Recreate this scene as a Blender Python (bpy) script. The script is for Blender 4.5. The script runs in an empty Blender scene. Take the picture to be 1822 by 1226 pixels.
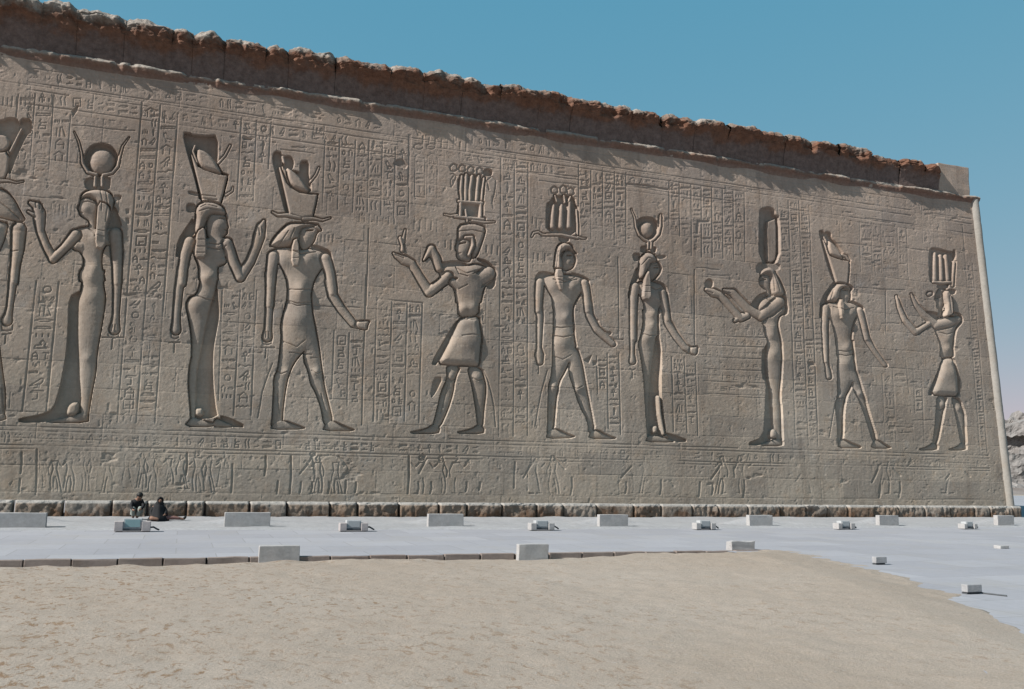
import bpy, bmesh, math, random
import numpy as np
from mathutils import Matrix, Vector
random.seed(7)
rng = np.random.default_rng(11)
scene = bpy.context.scene
COL = scene.collection

# ------------------------------------------------------------------ camera
R = np.array([[0.93977034, -0.06468903, -0.33562932],
              [-0.34130577, -0.12446382, -0.93167544],
              [0.01849547, 0.99011317, -0.13904615]])      # camera axes in world axes
CAM_H = 1.75
FPX = 1603.2
cd = bpy.data.cameras.new('camera')
cam = bpy.data.objects.new('camera', cd)
COL.objects.link(cam)
cd.sensor_width = 36.0
cd.sensor_fit = 'HORIZONTAL'
cd.lens = FPX / 1822 * 36
cd.clip_start = 0.1
cd.clip_end = 6000
M4 = Matrix([[*R[0], 0], [*R[1], 0], [*R[2], CAM_H], [0, 0, 0, 1]])
cam.matrix_world = M4
scene.camera = cam

# ------------------------------------------------------------------ sky and sun
SUN_DIR = Vector((-1.25, -0.225, 1.0)).normalized()          # towards the sun
el = math.asin(SUN_DIR.z)
az = math.atan2(SUN_DIR.x, SUN_DIR.y)
w = bpy.data.worlds.new('World')
scene.world = w
w.use_nodes = True
nt = w.node_tree
nt.nodes.clear()
sky = nt.nodes.new('ShaderNodeTexSky')
sky.sky_type = 'NISHITA'
sky.sun_disc = False
sky.sun_elevation = el
sky.sun_rotation = az
sky.altitude = 80
sky.air_density = 1.0
sky.dust_density = 0.6
sky.ozone_density = 1.0
# the desert sky is a flat, even blue: compress the green and blue range of the sky model
sep = nt.nodes.new('ShaderNodeSeparateColor')
cmb = nt.nodes.new('ShaderNodeCombineColor')
nt.links.new(sky.outputs[0], sep.inputs[0])
for i_, (pw_, k_) in enumerate(((0.88, 0.60), (0.27, 1.66), (0.14, 2.42))):
    pw = nt.nodes.new('ShaderNodeMath'); pw.operation = 'POWER'; pw.inputs[1].default_value = pw_
    ml = nt.nodes.new('ShaderNodeMath'); ml.operation = 'MULTIPLY'; ml.inputs[1].default_value = k_
    nt.links.new(sep.outputs[i_], pw.inputs[0]); nt.links.new(pw.outputs[0], ml.inputs[0]); nt.links.new(ml.outputs[0], cmb.inputs[i_])
bg = nt.nodes.new('ShaderNodeBackground')
bg.inputs[1].default_value = 0.1
wo = nt.nodes.new('ShaderNodeOutputWorld')
nt.links.new(cmb.outputs[0], bg.inputs[0])
nt.links.new(bg.outputs[0], wo.inputs[0])
sl = bpy.data.lights.new('sun', 'SUN')
sl.energy = 5.0
sl.angle = math.radians(0.55)
sl.color = (1.0, 0.98, 0.94)
sun = bpy.data.objects.new('sun', sl)
COL.objects.link(sun)
sun.rotation_euler = SUN_DIR.to_track_quat('Z', 'Y').to_euler()
sun.location = (-40, -30, 60)
vs = scene.view_settings
vs.view_transform = 'Standard'
vs.look = 'None'
vs.gamma = 1.0
vs.exposure = 0.74
vs.use_curve_mapping = False

# ------------------------------------------------------------------ projection between photo points and the place
BETA = math.radians(1.8)                                   # the wall leans back
SB, CB = math.sin(BETA), math.cos(BETA)
WALL_D = 31.73


def wall_pt(px, py):
    """photo point -> (u along the wall, s up the slope of the wall)"""
    d = R @ np.array([px - 911, 613 - py, -FPX])
    tb = math.tan(BETA)
    t = (WALL_D + tb * CAM_H) / (d[1] - tb * d[2])
    q = d * t
    return q[0], (q[2] + CAM_H) / CB


def ground_pt(px, py, z=0.0):
    d = R @ np.array([px - 911, 613 - py, -FPX])
    t = (z - CAM_H) / d[2]
    q = d * t
    return q[0], q[1]


def to_px(u, s):
    P = np.stack([u, WALL_D + s * SB, s * CB - CAM_H], -1)
    q = P @ R
    return 911 + FPX * q[..., 0] / -q[..., 2], 613 - FPX * q[..., 1] / -q[..., 2]


# ------------------------------------------------------------------ noise
def _h(ix, iy, seed):
    n = (ix.astype(np.int64) * 374761393 + iy.astype(np.int64) * 668265263 + seed * 1442695041) & 0xFFFFFFFF
    n = ((n ^ (n >> 13)) * 1274126177) & 0xFFFFFFFF
    n = (n ^ (n >> 16)) & 0xFFFFFFFF
    return n.astype(np.float32) / 4294967295.0


def vn(x, y, seed=0):
    x = np.asarray(x, dtype=np.float64); y = np.asarray(y, dtype=np.float64)
    ix = np.floor(x); iy = np.floor(y)
    fx = x - ix; fy = y - iy
    fx = fx * fx * (3 - 2 * fx); fy = fy * fy * (3 - 2 * fy)
    a = _h(ix, iy, seed); b = _h(ix + 1, iy, seed); c = _h(ix, iy + 1, seed); d = _h(ix + 1, iy + 1, seed)
    return (a + (b - a) * fx) * (1 - fy) + (c + (d - c) * fx) * fy


def fbm(x, y, octv=4, seed=0):
    r = 0; a = 0.5
    for i in range(octv):
        r = r + a * (vn(x, y, seed + i * 17) - 0.5)
        x = x * 2.03; y = y * 2.03; a *= 0.5
    return r * 2


# ------------------------------------------------------------------ materials
def new_mat(name):
    m = bpy.data.materials.new(name)
    m.use_nodes = True
    t = m.node_tree
    b = t.nodes['Principled BSDF']
    b.inputs['Roughness'].default_value = 0.9
    if 'Specular IOR Level' in b.inputs:
        b.inputs['Specular IOR Level'].default_value = 0.2
    return m, t, b


def nd(t, typ, **kw):
    n = t.nodes.new(typ)
    for k, v in kw.items():
        setattr(n, k, v)
    return n


def noise_node(t, vec, scale, detail=5, rough=0.6, dist=0.0):
    n = nd(t, 'ShaderNodeTexNoise')
    n.inputs['Scale'].default_value = scale
    n.inputs['Detail'].default_value = detail
    n.inputs['Roughness'].default_value = rough
    n.inputs['Distortion'].default_value = dist
    t.links.new(vec, n.inputs['Vector'])
    return n.outputs[0]


def ramp(t, fac, stops):
    r = nd(t, 'ShaderNodeValToRGB')
    e = r.color_ramp.elements
    while len(e) > 1:
        e.remove(e[-1])
    e[0].position = stops[0][0]; e[0].color = (*stops[0][1], 1)
    for p, c in stops[1:]:
        q = e.new(p); q.color = (*c, 1)
    t.links.new(fac, r.inputs[0])
    return r.outputs[0]


def mix(t, fac, a, b, mode='MIX'):
    m = nd(t, 'ShaderNodeMix', data_type='RGBA', blend_type=mode)
    for sock, v in ((m.inputs[0], fac), (m.inputs[6], a), (m.inputs[7], b)):
        if isinstance(v, bpy.types.NodeSocket):
            t.links.new(v, sock)
        elif isinstance(v, tuple):
            sock.default_value = (*v, 1)
        else:
            sock.default_value = v
    return m.outputs[2]


def bump(t, b, hgt, strength, dist):
    n = nd(t, 'ShaderNodeBump')
    n.inputs['Strength'].default_value = strength
    n.inputs['Distance'].default_value = dist
    t.links.new(hgt, n.inputs['Height'])
    t.links.new(n.outputs[0], b.inputs['Normal'])


def coords(t):
    return nd(t, 'ShaderNodeNewGeometry').outputs['Position']


def stone_mat(name, base, alt, stain, fine=40, blocks=True, stain_amt=0.5):
    m, t, b = new_mat(name)
    pos = coords(t)
    n1 = noise_node(t, pos, 0.35, 6, 0.62)
    c = ramp(t, n1, [(0.32, base), (0.68, alt)])
    n2 = noise_node(t, pos, 1.7, 6, 0.7, 0.4)
    k = ramp(t, n2, [(0.52, (0, 0, 0)), (0.74, (1, 1, 1))])
    mm = nd(t, 'ShaderNodeMath', operation='MULTIPLY'); mm.inputs[1].default_value = stain_amt
    t.links.new(k, mm.inputs[0])
    c = mix(t, mm.outputs[0], c, stain)
    if blocks:
        sp = nd(t, 'ShaderNodeSeparateXYZ'); t.links.new(pos, sp.inputs[0])
        cb = nd(t, 'ShaderNodeCombineXYZ')
        t.links.new(sp.outputs[0], cb.inputs[0]); t.links.new(sp.outputs[2], cb.inputs[1])
        br = nd(t, 'ShaderNodeTexBrick')
        br.offset = 0.43; br.squash = 1.0
        br.inputs['Color1'].default_value = (0.80, 0.80, 0.81, 1)
        br.inputs['Color2'].default_value = (1.12, 1.09, 1.05, 1)
        br.inputs['Mortar'].default_value = (0.85, 0.83, 0.8, 1)
        br.inputs['Scale'].default_value = 1.0
        br.inputs['Mortar Size'].default_value = 0.008
        br.inputs['Mortar Smooth'].default_value = 0.6
        br.inputs['Brick Width'].default_value = 1.9
        br.inputs['Row Height'].default_value = 0.83
        t.links.new(cb.outputs[0], br.inputs['Vector'])
        c = mix(t, 0.8, c, br.outputs[0], 'MULTIPLY')
    if blocks:
        mp = nd(t, 'ShaderNodeMapping'); mp.inputs['Scale'].default_value = (1.5, 1, 0.13)
        t.links.new(pos, mp.inputs[0])
        ns = noise_node(t, mp.outputs[0], 1.0, 6, 0.7, 0.3)
        c = mix(t, 1.0, c, ramp(t, ns, [(0.30, (0.80, 0.785, 0.77)), (0.48, (1, 1, 1)), (0.66, (1.03, 1.02, 1.0))]), 'MULTIPLY')
        nl = noise_node(t, pos, 0.16, 4, 0.6)
        c = mix(t, 1.0, c, ramp(t, nl, [(0.34, (0.88, 0.86, 0.84)), (0.62, (1.07, 1.06, 1.05))]), 'MULTIPLY')
        n9 = noise_node(t, pos, 0.9, 7, 0.72, 0.5)
        c = mix(t, ramp(t, n9, [(0.60, (0, 0, 0)), (0.72, (.45, .45, .45))]), c, (0.33, 0.315, 0.29))
        mz = nd(t, 'ShaderNodeMapRange'); mz.inputs[1].default_value = 0.0; mz.inputs[2].default_value = 16.0
        nz = noise_node(t, pos, 0.5, 4, 0.6)
        mq = nd(t, 'ShaderNodeMath', operation='MULTIPLY_ADD'); mq.inputs[1].default_value = 5.0
        t.links.new(nz, mq.inputs[0]); t.links.new(sp.outputs[2], mq.inputs[2]); t.links.new(mq.outputs[0], mz.inputs[0])
        c = mix(t, 1.0, c, ramp(t, mz.outputs[0], [(0.12, (1.01, 1.01, 1.0)), (0.5, (1.03, 0.985, 0.975)), (0.95, (1.05, 0.955, 0.95))]), 'MULTIPLY')
    n3 = noise_node(t, pos, 9, 5, 0.7)
    g = ramp(t, n3, [(0.3, (0.87, 0.86, 0.85)), (0.7, (1.1, 1.1, 1.1))])
    c = mix(t, 1.0, c, g, 'MULTIPLY')
    t.links.new(c, b.inputs['Base Color'])
    n4 = noise_node(t, pos, fine, 6, 0.75)
    bump(t, b, n4, 0.5, 0.02)
    return m


MAT = {}
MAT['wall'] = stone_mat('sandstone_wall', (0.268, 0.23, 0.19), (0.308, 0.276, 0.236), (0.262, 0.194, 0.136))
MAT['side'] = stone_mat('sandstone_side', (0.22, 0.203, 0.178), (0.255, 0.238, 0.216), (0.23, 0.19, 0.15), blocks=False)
MAT['cavetto'] = None


def plinth_mat():
    m, t, b = new_mat('plinth_stone')
    pos = coords(t)
    info = nd(t, 'ShaderNodeObjectInfo')
    c = ramp(t, info.outputs['Random'], [(0.0, (0.18, 0.14, 0.11)), (0.35, (0.205, 0.18, 0.155)), (0.65, (0.20, 0.145, 0.105)), (1.0, (0.24, 0.215, 0.188))])
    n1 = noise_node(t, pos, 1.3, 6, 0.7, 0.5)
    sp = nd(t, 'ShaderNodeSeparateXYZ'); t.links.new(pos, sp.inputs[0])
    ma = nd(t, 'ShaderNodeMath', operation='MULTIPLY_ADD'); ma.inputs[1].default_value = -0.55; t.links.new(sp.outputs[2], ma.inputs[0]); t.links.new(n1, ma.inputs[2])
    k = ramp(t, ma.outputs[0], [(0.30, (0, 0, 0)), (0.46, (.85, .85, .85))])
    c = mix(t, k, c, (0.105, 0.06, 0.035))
    n3 = noise_node(t, pos, 8, 6, 0.75)
    c = mix(t, 1.0, c, ramp(t, n3, [(0.3, (0.62, 0.6, 0.58)), (0.68, (1.2, 1.2, 1.2))]), 'MULTIPLY')
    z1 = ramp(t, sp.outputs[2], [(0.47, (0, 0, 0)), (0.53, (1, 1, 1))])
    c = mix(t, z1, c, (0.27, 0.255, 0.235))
    t.links.new(c, b.inputs['Base Color'])
    bump(t, b, noise_node(t, pos, 18, 6, 0.75), 0.8, 0.04)
    return m


MAT['plinth'] = plinth_mat()


def cornice_mat():
    m, t, b = new_mat('cornice_stone')
    pos = coords(t)
    sp = nd(t, 'ShaderNodeSeparateXYZ'); t.links.new(pos, sp.inputs[0])
    n = noise_node(t, pos, 1.1, 6, 0.65)
    ad = nd(t, 'ShaderNodeMath', operation='MULTIPLY_ADD')
    ad.inputs[1].default_value = 1.5
    t.links.new(n, ad.inputs[0]); t.links.new(sp.outputs[2], ad.inputs[2])
    # broken rusty rock begins about a metre above the ledge, the weathered top is pale
    mr = nd(t, 'ShaderNodeMapRange')
    mr.inputs[1].default_value = 16.5; mr.inputs[2].default_value = 18.2
    t.links.new(ad.outputs[0], mr.inputs[0])
    c = ramp(t, mr.outputs[0], [(0.0, (0.15, 0.11, 0.098)), (0.14, (0.145, 0.102, 0.088)), (0.24, (0.145, 0.080, 0.057)), (0.34, (0.165, 0.083, 0.053)),
                                (0.47, (0.14, 0.074, 0.05)), (0.57, (0.18, 0.14, 0.115)), (0.68, (0.28, 0.25, 0.222))])
    n3 = noise_node(t, pos, 5, 6, 0.75)
    g = ramp(t, n3, [(0.28, (0.45, 0.42, 0.4)), (0.7, (1.2, 1.18, 1.15))])
    c = mix(t, 0.9, c, g, 'MULTIPLY')
    t.links.new(c, b.inputs['Base Color'])
    n4 = noise_node(t, pos, 14, 6, 0.75)
    bump(t, b, n4, 0.8, 0.05)
    return m


MAT['cornice'] = cornice_mat()


def ledge_mat():
    m, t, b = new_mat('ledge_stone')
    pos = coords(t)
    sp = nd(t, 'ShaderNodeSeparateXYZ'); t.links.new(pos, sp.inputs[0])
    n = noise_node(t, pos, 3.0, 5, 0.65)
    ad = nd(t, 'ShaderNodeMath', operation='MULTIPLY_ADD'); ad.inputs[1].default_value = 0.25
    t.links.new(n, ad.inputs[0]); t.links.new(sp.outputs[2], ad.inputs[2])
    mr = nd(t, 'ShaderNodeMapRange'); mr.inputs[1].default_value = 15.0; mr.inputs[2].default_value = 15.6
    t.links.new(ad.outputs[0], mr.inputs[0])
    c = ramp(t, mr.outputs[0], [(0.0, (0.20, 0.15, 0.125)), (0.40, (0.17, 0.10, 0.075)), (0.58, (0.19, 0.125, 0.095)), (0.72, (0.28, 0.248, 0.215))])  # sunlit top and shaded underside painted into the stone colour by height
    n3 = noise_node(t, pos, 9, 6, 0.75)
    c = mix(t, 1.0, c, ramp(t, n3, [(0.3, (0.7, 0.68, 0.66)), (0.7, (1.15, 1.15, 1.15))]), 'MULTIPLY')
    t.links.new(c, b.inputs['Base Color'])
    bump(t, b, noise_node(t, pos, 20, 6, 0.75), 0.7, 0.03)
    return m


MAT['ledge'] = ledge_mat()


def sand_mat():
    m, t, b = new_mat('sand')
    pos = coords(t)
    n1 = noise_node(t, pos, 0.22, 5, 0.6)
    c = ramp(t, n1, [(0.3, (0.262, 0.216, 0.174)), (0.7, (0.283, 0.245, 0.208))])
    mp = nd(t, 'ShaderNodeMapping'); mp.inputs['Scale'].default_value = (9.0, 5.0, 6)
    t.links.new(pos, mp.inputs[0])
    n2 = noise_node(t, mp.outputs[0], 1.0, 5, 0.72, 0.5)
    k = ramp(t, n2, [(0.535, (0, 0, 0)), (0.62, (1, 1, 1))])
    n5 = noise_node(t, pos, 0.45, 3, 0.5)
    sp = nd(t, 'ShaderNodeSeparateXYZ'); t.links.new(pos, sp.inputs[0])
    mm = nd(t, 'ShaderNodeMath', operation='MULTIPLY_ADD'); mm.inputs[1].default_value = -0.035; t.links.new(sp.outputs[0], mm.inputs[0]); t.links.new(n5, mm.inputs[2])
    k2 = ramp(t, mm.outputs[0], [(0.22, (0.16, 0.16, 0.16)), (0.56, (1, 1, 1))])
    k = mix(t, 1.0, k, k2, 'MULTIPLY')
    c = mix(t, k, c, (0.178, 0.118, 0.074))
    n6 = noise_node(t, pos, 11, 4, 0.7)
    c = mix(t, ramp(t, n6, [(0.62, (0, 0, 0)), (0.72, (.7, .7, .7))]), c, (0.30, 0.285, 0.265))
    n3 = noise_node(t, pos, 42, 4, 0.8)
    g = ramp(t, n3, [(0.3, (0.74, 0.73, 0.72)), (0.7, (1.2, 1.2, 1.19))])
    c = mix(t, 1.0, c, g, 'MULTIPLY')
    t.links.new(c, b.inputs['Base Color'])
    bump(t, b, noise_node(t, pos, 26, 6, 0.75), 0.6, 0.03)
    return m


MAT['sand'] = sand_mat()


def paving_mat():
    m, t, b = new_mat('pale_paving')
    pos = coords(t)
    n1 = noise_node(t, pos, 0.4, 6, 0.6)
    c = ramp(t, n1, [(0.3, (0.235, 0.236, 0.255)), (0.7, (0.262, 0.262, 0.282))])
    br = nd(t, 'ShaderNodeTexBrick')
    br.offset = 0.5
    br.inputs['Color1'].default_value = (0.92, 0.92, 0.92, 1)
    br.inputs['Color2'].default_value = (1.06, 1.06, 1.05, 1)
    br.inputs['Mortar'].default_value = (0.80, 0.79, 0.77, 1)
    br.inputs['Scale'].default_value = 1.0
    br.inputs['Mortar Size'].default_value = 0.016
    br.inputs['Mortar Smooth'].default_value = 0.5
    br.inputs['Brick Width'].default_value = 1.5
    br.inputs['Row Height'].default_value = 1.3
    t.links.new(pos, br.inputs['Vector'])
    c = mix(t, 1.0, c, br.outputs[0], 'MULTIPLY')
    n3 = noise_node(t, pos, 6, 6, 0.75)
    g = ramp(t, n3, [(0.3, (0.93, 0.93, 0.92)), (0.7, (1.05, 1.05, 1.05))])
    c = mix(t, 1.0, c, g, 'MULTIPLY')
    n7 = noise_node(t, pos, 0.55, 7, 0.68, 0.6)
    c = mix(t, ramp(t, n7, [(0.50, (0, 0, 0)), (0.70, (.35, .35, .35))]), c, (0.25, 0.235, 0.21))
    n8 = noise_node(t, pos, 2.2, 6, 0.75, 0.8)
    c = mix(t, ramp(t, n8, [(0.62, (0, 0, 0)), (0.76, (.28, .28, .28))]), c, (0.19, 0.185, 0.18))
    t.links.new(c, b.inputs['Base Color'])
    bump(t, b, noise_node(t, pos, 30, 5, 0.7), 0.3, 0.01)
    return m


MAT['paving'] = paving_mat()
MAT['strip'] = stone_mat('pale_gravel', (0.24, 0.24, 0.245), (0.275, 0.275, 0.28), (0.22, 0.21, 0.2), fine=30, blocks=False)
MAT['kerb'] = stone_mat('kerb_stone', (0.17, 0.135, 0.12), (0.22, 0.185, 0.165), (0.15, 0.11, 0.085), fine=30, blocks=False)
MAT['slab'] = stone_mat('grey_concrete', (0.285, 0.275, 0.27), (0.32, 0.315, 0.31), (0.255, 0.245, 0.235), fine=50, blocks=False)
MAT['mound'] = stone_mat('mound_earth', (0.14, 0.115, 0.1), (0.21, 0.185, 0.17), (0.11, 0.075, 0.065), fine=3, blocks=False)
MAT['ruin'] = stone_mat('ruin_brick', (0.16, 0.148, 0.14), (0.235, 0.222, 0.21), (0.07, 0.06, 0.055), fine=4, blocks=False, stain_amt=0.8)


def plain(name, col, rough=0.8, spec=0.3, var=0.12, scale=20):
    m, t, b = new_mat(name)
    pos = coords(t)
    n = noise_node(t, pos, scale, 5, 0.6)
    lo = tuple(c * (1 - var) for c in col); hi = tuple(c * (1 + var) for c in col)
    t.links.new(ramp(t, n, [(0.3, lo), (0.7, hi)]), b.inputs['Base Color'])
    b.inputs['Roughness'].default_value = rough
    b.inputs['Specular IOR Level'].default_value = spec
    return m


MAT['white'] = plain('white_painted_metal', (0.33, 0.34, 0.345), 0.5)
MAT['teal'] = plain('teal_glass', (0.15, 0.235, 0.245), 0.3, 0.5, 0.06)
MAT['paleglass'] = plain('pale_glass', (0.255, 0.27, 0.275), 0.4, 0.5, 0.06)
MAT['cheek'] = plain('grey_lamp_block', (0.29, 0.265, 0.26))
MAT['dark'] = plain('dark_metal', (0.05, 0.055, 0.06), 0.6)
MAT['black'] = plain('black_cloth', (0.012, 0.012, 0.013), 0.9)
MAT['maroon'] = plain('dark_red_cloth', (0.035, 0.012, 0.013), 0.9)
MAT['pale'] = plain('pale_green_cloth', (0.19, 0.21, 0.19), 0.9)
MAT['skin'] = plain('skin', (0.17, 0.095, 0.065), 0.6)
MAT['rose'] = plain('rose_cloth', (0.17, 0.09, 0.08), 0.9)
MAT['hair'] = plain('black_hair', (0.01, 0.009, 0.008), 0.6)


# ------------------------------------------------------------------ object helpers
def tag(o, label=None, cat=None, group=None, kind=None):
    if label: o['label'] = label
    if cat: o['category'] = cat
    if group: o['group'] = group
    if kind: o['kind'] = kind
    return o


def link(o, parent=None):
    COL.objects.link(o)
    if parent is not None:
        o.parent = parent
        o.matrix_parent_inverse = Matrix.Identity(4)
    return o


def empty(name, loc=(0, 0, 0), label=None, cat=None, group=None):
    o = bpy.data.objects.new(name, None)
    o.empty_display_size = 0.3
    o.location = loc
    link(o)
    return tag(o, label, cat, group)


def np_mesh(name, co, quads, mat, parent=None, smooth=True, offset=None):
    me = bpy.data.meshes.new(name)
    co = np.asarray(co, dtype=np.float32)
    if offset is not None:
        co = co - np.asarray(offset, dtype=np.float32)
    quads = np.asarray(quads, dtype=np.int32)
    k = quads.shape[1]
    me.vertices.add(len(co))
    me.vertices.foreach_set('co', co.ravel())
    me.loops.add(quads.size)
    me.loops.foreach_set('vertex_index', quads.ravel())
    me.polygons.add(len(quads))
    me.polygons.foreach_set('loop_start', np.arange(len(quads), dtype=np.int32) * k)
    me.update(calc_edges=True)
    me.polygons.foreach_set('use_smooth', np.full(len(quads), smooth, dtype=bool))
    me.materials.append(mat)
    return link(bpy.data.objects.new(name, me), parent)


def grid_quads(ny, nx, flip=False):
    i = np.arange(ny - 1)[:, None] * nx + np.arange(nx - 1)[None, :]
    q = np.stack([i, i + 1, i + nx + 1, i + nx], -1).reshape(-1, 4)
    return q[:, ::-1] if flip else q


def sub_mesh(name, V, quads, mat, parent):
    ids, inv = np.unique(quads, return_inverse=True)
    return np_mesh(name, V[ids], inv.reshape(quads.shape), mat, parent)


def bm_obj(name, bm, mat, parent=None, smooth=False):
    me = bpy.data.meshes.new(name)
    bmesh.ops.recalc_face_normals(bm, faces=bm.faces)
    bm.to_mesh(me)
    bm.free()
    if smooth:
        for p in me.polygons: p.use_smooth = True
    me.materials.append(mat)
    return link(bpy.data.objects.new(name, me), parent)


def rough_box(cx, cy, cz, sx, sy, sz, bev=0.03, cuts=3, amp=0.01, seed=0, taper=0.0):
    """a worn block: bevelled, subdivided and jittered with smooth noise; origin at its centre bottom"""
    bm = bmesh.new()
    bmesh.ops.create_cube(bm, size=1.0)
    for v in bm.verts:
        k = 1 - taper * (v.co.z + 0.5)
        v.co = Vector((v.co.x * sx * k, v.co.y * sy * k, (v.co.z + 0.5) * sz))
    bmesh.ops.bevel(bm, geom=bm.edges[:], offset=bev, segments=2, profile=0.6, affect='EDGES')
    if cuts:
        bmesh.ops.subdivide_edges(bm, edges=[e for e in bm.edges if e.calc_length() > 0.12], cuts=cuts, use_grid_fill=True)
    co = np.array([v.co[:] for v in bm.verts])
    dx = fbm(co[:, 0] * 4 + seed * 3.1, co[:, 2] * 4 + co[:, 1] * 4, 3, seed)
    dy = fbm(co[:, 0] * 4 + seed * 1.7, co[:, 2] * 4 + co[:, 1] * 2, 3, seed + 5)
    dz = fbm(co[:, 0] * 4 + seed * 2.3, co[:, 1] * 4, 3, seed + 9)
    for i, v in enumerate(bm.verts):
        v.co += Vector((dx[i], dy[i], dz[i])) * amp
        v.co += Vector((cx, cy, cz))
    return bm


# ------------------------------------------------------------------ the carved wall: one relief field, cut into the parts it is carved with
S0, S1 = 0.585, 15.25
NROW = 780
s_rows = np.linspace(S0, S1, NROW)
u_cols = np.array([wall_pt(x, 560)[0] for x in np.arange(-135, 1800, 0.95)])
u_cols = np.concatenate([np.linspace(-24, u_cols[0] - 0.1, 60), u_cols])
u_cols = u_cols[u_cols < 36.1]
NCOL = len(u_cols)
UU, SS = np.meshgrid(u_cols, s_rows)
PX, PY = to_px(UU, SS)
Z = np.zeros(UU.shape)
LAB = np.zeros(UU.shape, dtype=np.int16)          # 0 = plain wall


def window(x0, y0, x1, y1):
    c = [wall_pt(x, y) for x in (x0, x1) for y in (y0, y1)]
    us = [p[0] for p in c]; ss = [p[1] for p in c]
    j0, j1 = np.searchsorted(u_cols, [min(us), max(us)])
    i0, i1 = np.searchsorted(s_rows, [min(ss), max(ss)])
    return slice(max(i0 - 1, 0), min(i1 + 1, NROW)), slice(max(j0 - 1, 0), min(j1 + 1, NCOL))


def seg_d(X, Y, a, b):
    dx, dy = b[0] - a[0], b[1] - a[1]
    L = dx * dx + dy * dy + 1e-9
    t = np.clip(((X - a[0]) * dx + (Y - a[1]) * dy) / L, 0, 1)
    return np.hypot(X - a[0] - t * dx, Y - a[1] - t * dy), t


def poly_sd(X, Y, pts):
    d = np.full(X.shape, 1e9); ins = np.zeros(X.shape, dtype=bool)
    n = len(pts)
    for i in range(n):
        a, b = pts[i], pts[(i + 1) % n]
        dd, _ = seg_d(X, Y, a, b)
        d = np.minimum(d, dd)
        if a[1] != b[1]:
            cond = (a[1] > Y) != (b[1] > Y)
            xi = (b[0] - a[0]) * (Y - a[1]) / (b[1] - a[1]) + a[0]
            ins ^= cond & (X < xi)
    return np.where(ins, -d, d)


def smooth_poly(pts):
    """one round of corner cutting so carved outlines run in curves"""
    out = []
    n = len(pts)
    for i in range(n):
        a, b = pts[i], pts[(i + 1) % n]
        out.append((a[0] * .78 + b[0] * .22, a[1] * .78 + b[1] * .22))
        out.append((a[0] * .22 + b[0] * .78, a[1] * .22 + b[1] * .78))
    return out


def groove(pts, r, depth, lab=None):
    """engraved line through photo points"""
    xs = [p[0] for p in pts]; ys = [p[1] for p in pts]
    si, sj = window(min(xs) - r - 2, min(ys) - r - 2, max(xs) + r + 2, max(ys) + r + 2)
    X = PX[si, sj]; Y = PY[si, sj]
    if X.size == 0: return
    d = np.full(X.shape, 1e9)
    for a, b in zip(pts[:-1], pts[1:]):
        d = np.minimum(d, seg_d(X, Y, a, b)[0])
    z = -depth * np.clip((r - d) / (0.55 * r) + 0.25, 0, 1) * (d < r)
    Z[si, sj] = np.minimum(Z[si, sj], z)
    if lab is not None:
        m = d < r + 1.2
        LAB[si, sj][m] = lab


# --- joints between the courses of stone and general wear
def wear():
    z = 0.010 * fbm(UU * 0.7, SS * 0.7, 3, 3) + 0.006 * fbm(UU * 3, SS * 3, 3, 8) + 0.006 * fbm(UU * 12, SS * 14, 3, 21)
    # chisel texture and pits
    p = fbm(UU * 5.5, SS * 5.5, 3, 33)
    z -= 0.014 * np.clip(p - 0.34, 0, 0.3) / 0.3
    rows = np.arange(0, 19) * 0.83
    wob = 0.03 * fbm(UU * 0.5, SS * 0.2, 2, 44)
    k = (SS + wob) / 0.83
    dj = np.abs(k - np.round(k)) * 0.83
    on = np.clip(fbm(UU * 0.45, np.round(k) * 3.7, 2, 51) + 0.55, 0, 1)
    z -= 0.011 * on * np.exp(-(dj / 0.016) ** 2)
    row = np.floor(k)
    kk = UU / 1.9 + 0.43 * row + 0.25 * _h(row, row * 0 + 3, 5)
    dv = np.abs(kk - np.round(kk)) * 1.9
    z -= 0.008 * np.exp(-(dv / 0.016) ** 2) * (_h(row, np.round(kk), 6) > 0.35)
    # small differences of plane from block to block
    z += 0.008 * (_h(row, np.floor(kk + 0.5), 7) - 0.5)
    # broken hollows along the courses
    q = fbm(UU * 0.9, SS * 2.2, 4, 61)
    z -= 0.035 * np.clip(q - 0.50, 0, 0.15) / 0.15 * (0.5 + 0.5 * vn(UU * 8, SS * 8, 9))
    return z


BASE = wear()
Z += BASE


# --- hieroglyphs
GLY_FLAT = [
    [[(-.9, .1), (-.6, -.3), (-.3, .2), (0, -.3), (.3, .2), (.6, -.3), (.9, .1)]],
    [[(-.9, 0), (-.4, -.35), (.4, -.35), (.9, 0), (.4, .35), (-.4, .35), (-.9, 0)]],
    [[(-.9, -.3), (.9, -.3)], [(-.9, .3), (.9, .3)]],
    [[(-.9, .3), (.9, .3), (.9, -.3), (-.9, -.3), (-.9, .3)]],
    [[(-.85, .3), (-.6, -.3), (.6, -.3), (.85, .3), (-.85, .3)]],
    [[(-.9, -.2), (-.5, .3), (.5, .3), (.9, -.2), (-.9, -.2)]],
    [[(-.9, .2), (.2, .2), (.5, -.4), (.9, -.1)]],
    [[(-.6, -.4), (-.6, .4)], [(0, -.4), (0, .4)], [(.6, -.4), (.6, .4)]],
    [[(-.9, 0), (-.5, -.3), (0, .25), (.5, -.3), (.9, .05)], [(.6, -.3), (.8, -.5)]],
    [[(-.9, .25), (.9, .25)], [(-.3, .2), (0, -.4), (.3, .2)]],
    [[(-.9, -.4), (.9, -.4)], [(-.9, 0), (.9, 0)], [(-.9, .4), (.9, .4)]],
]
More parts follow.
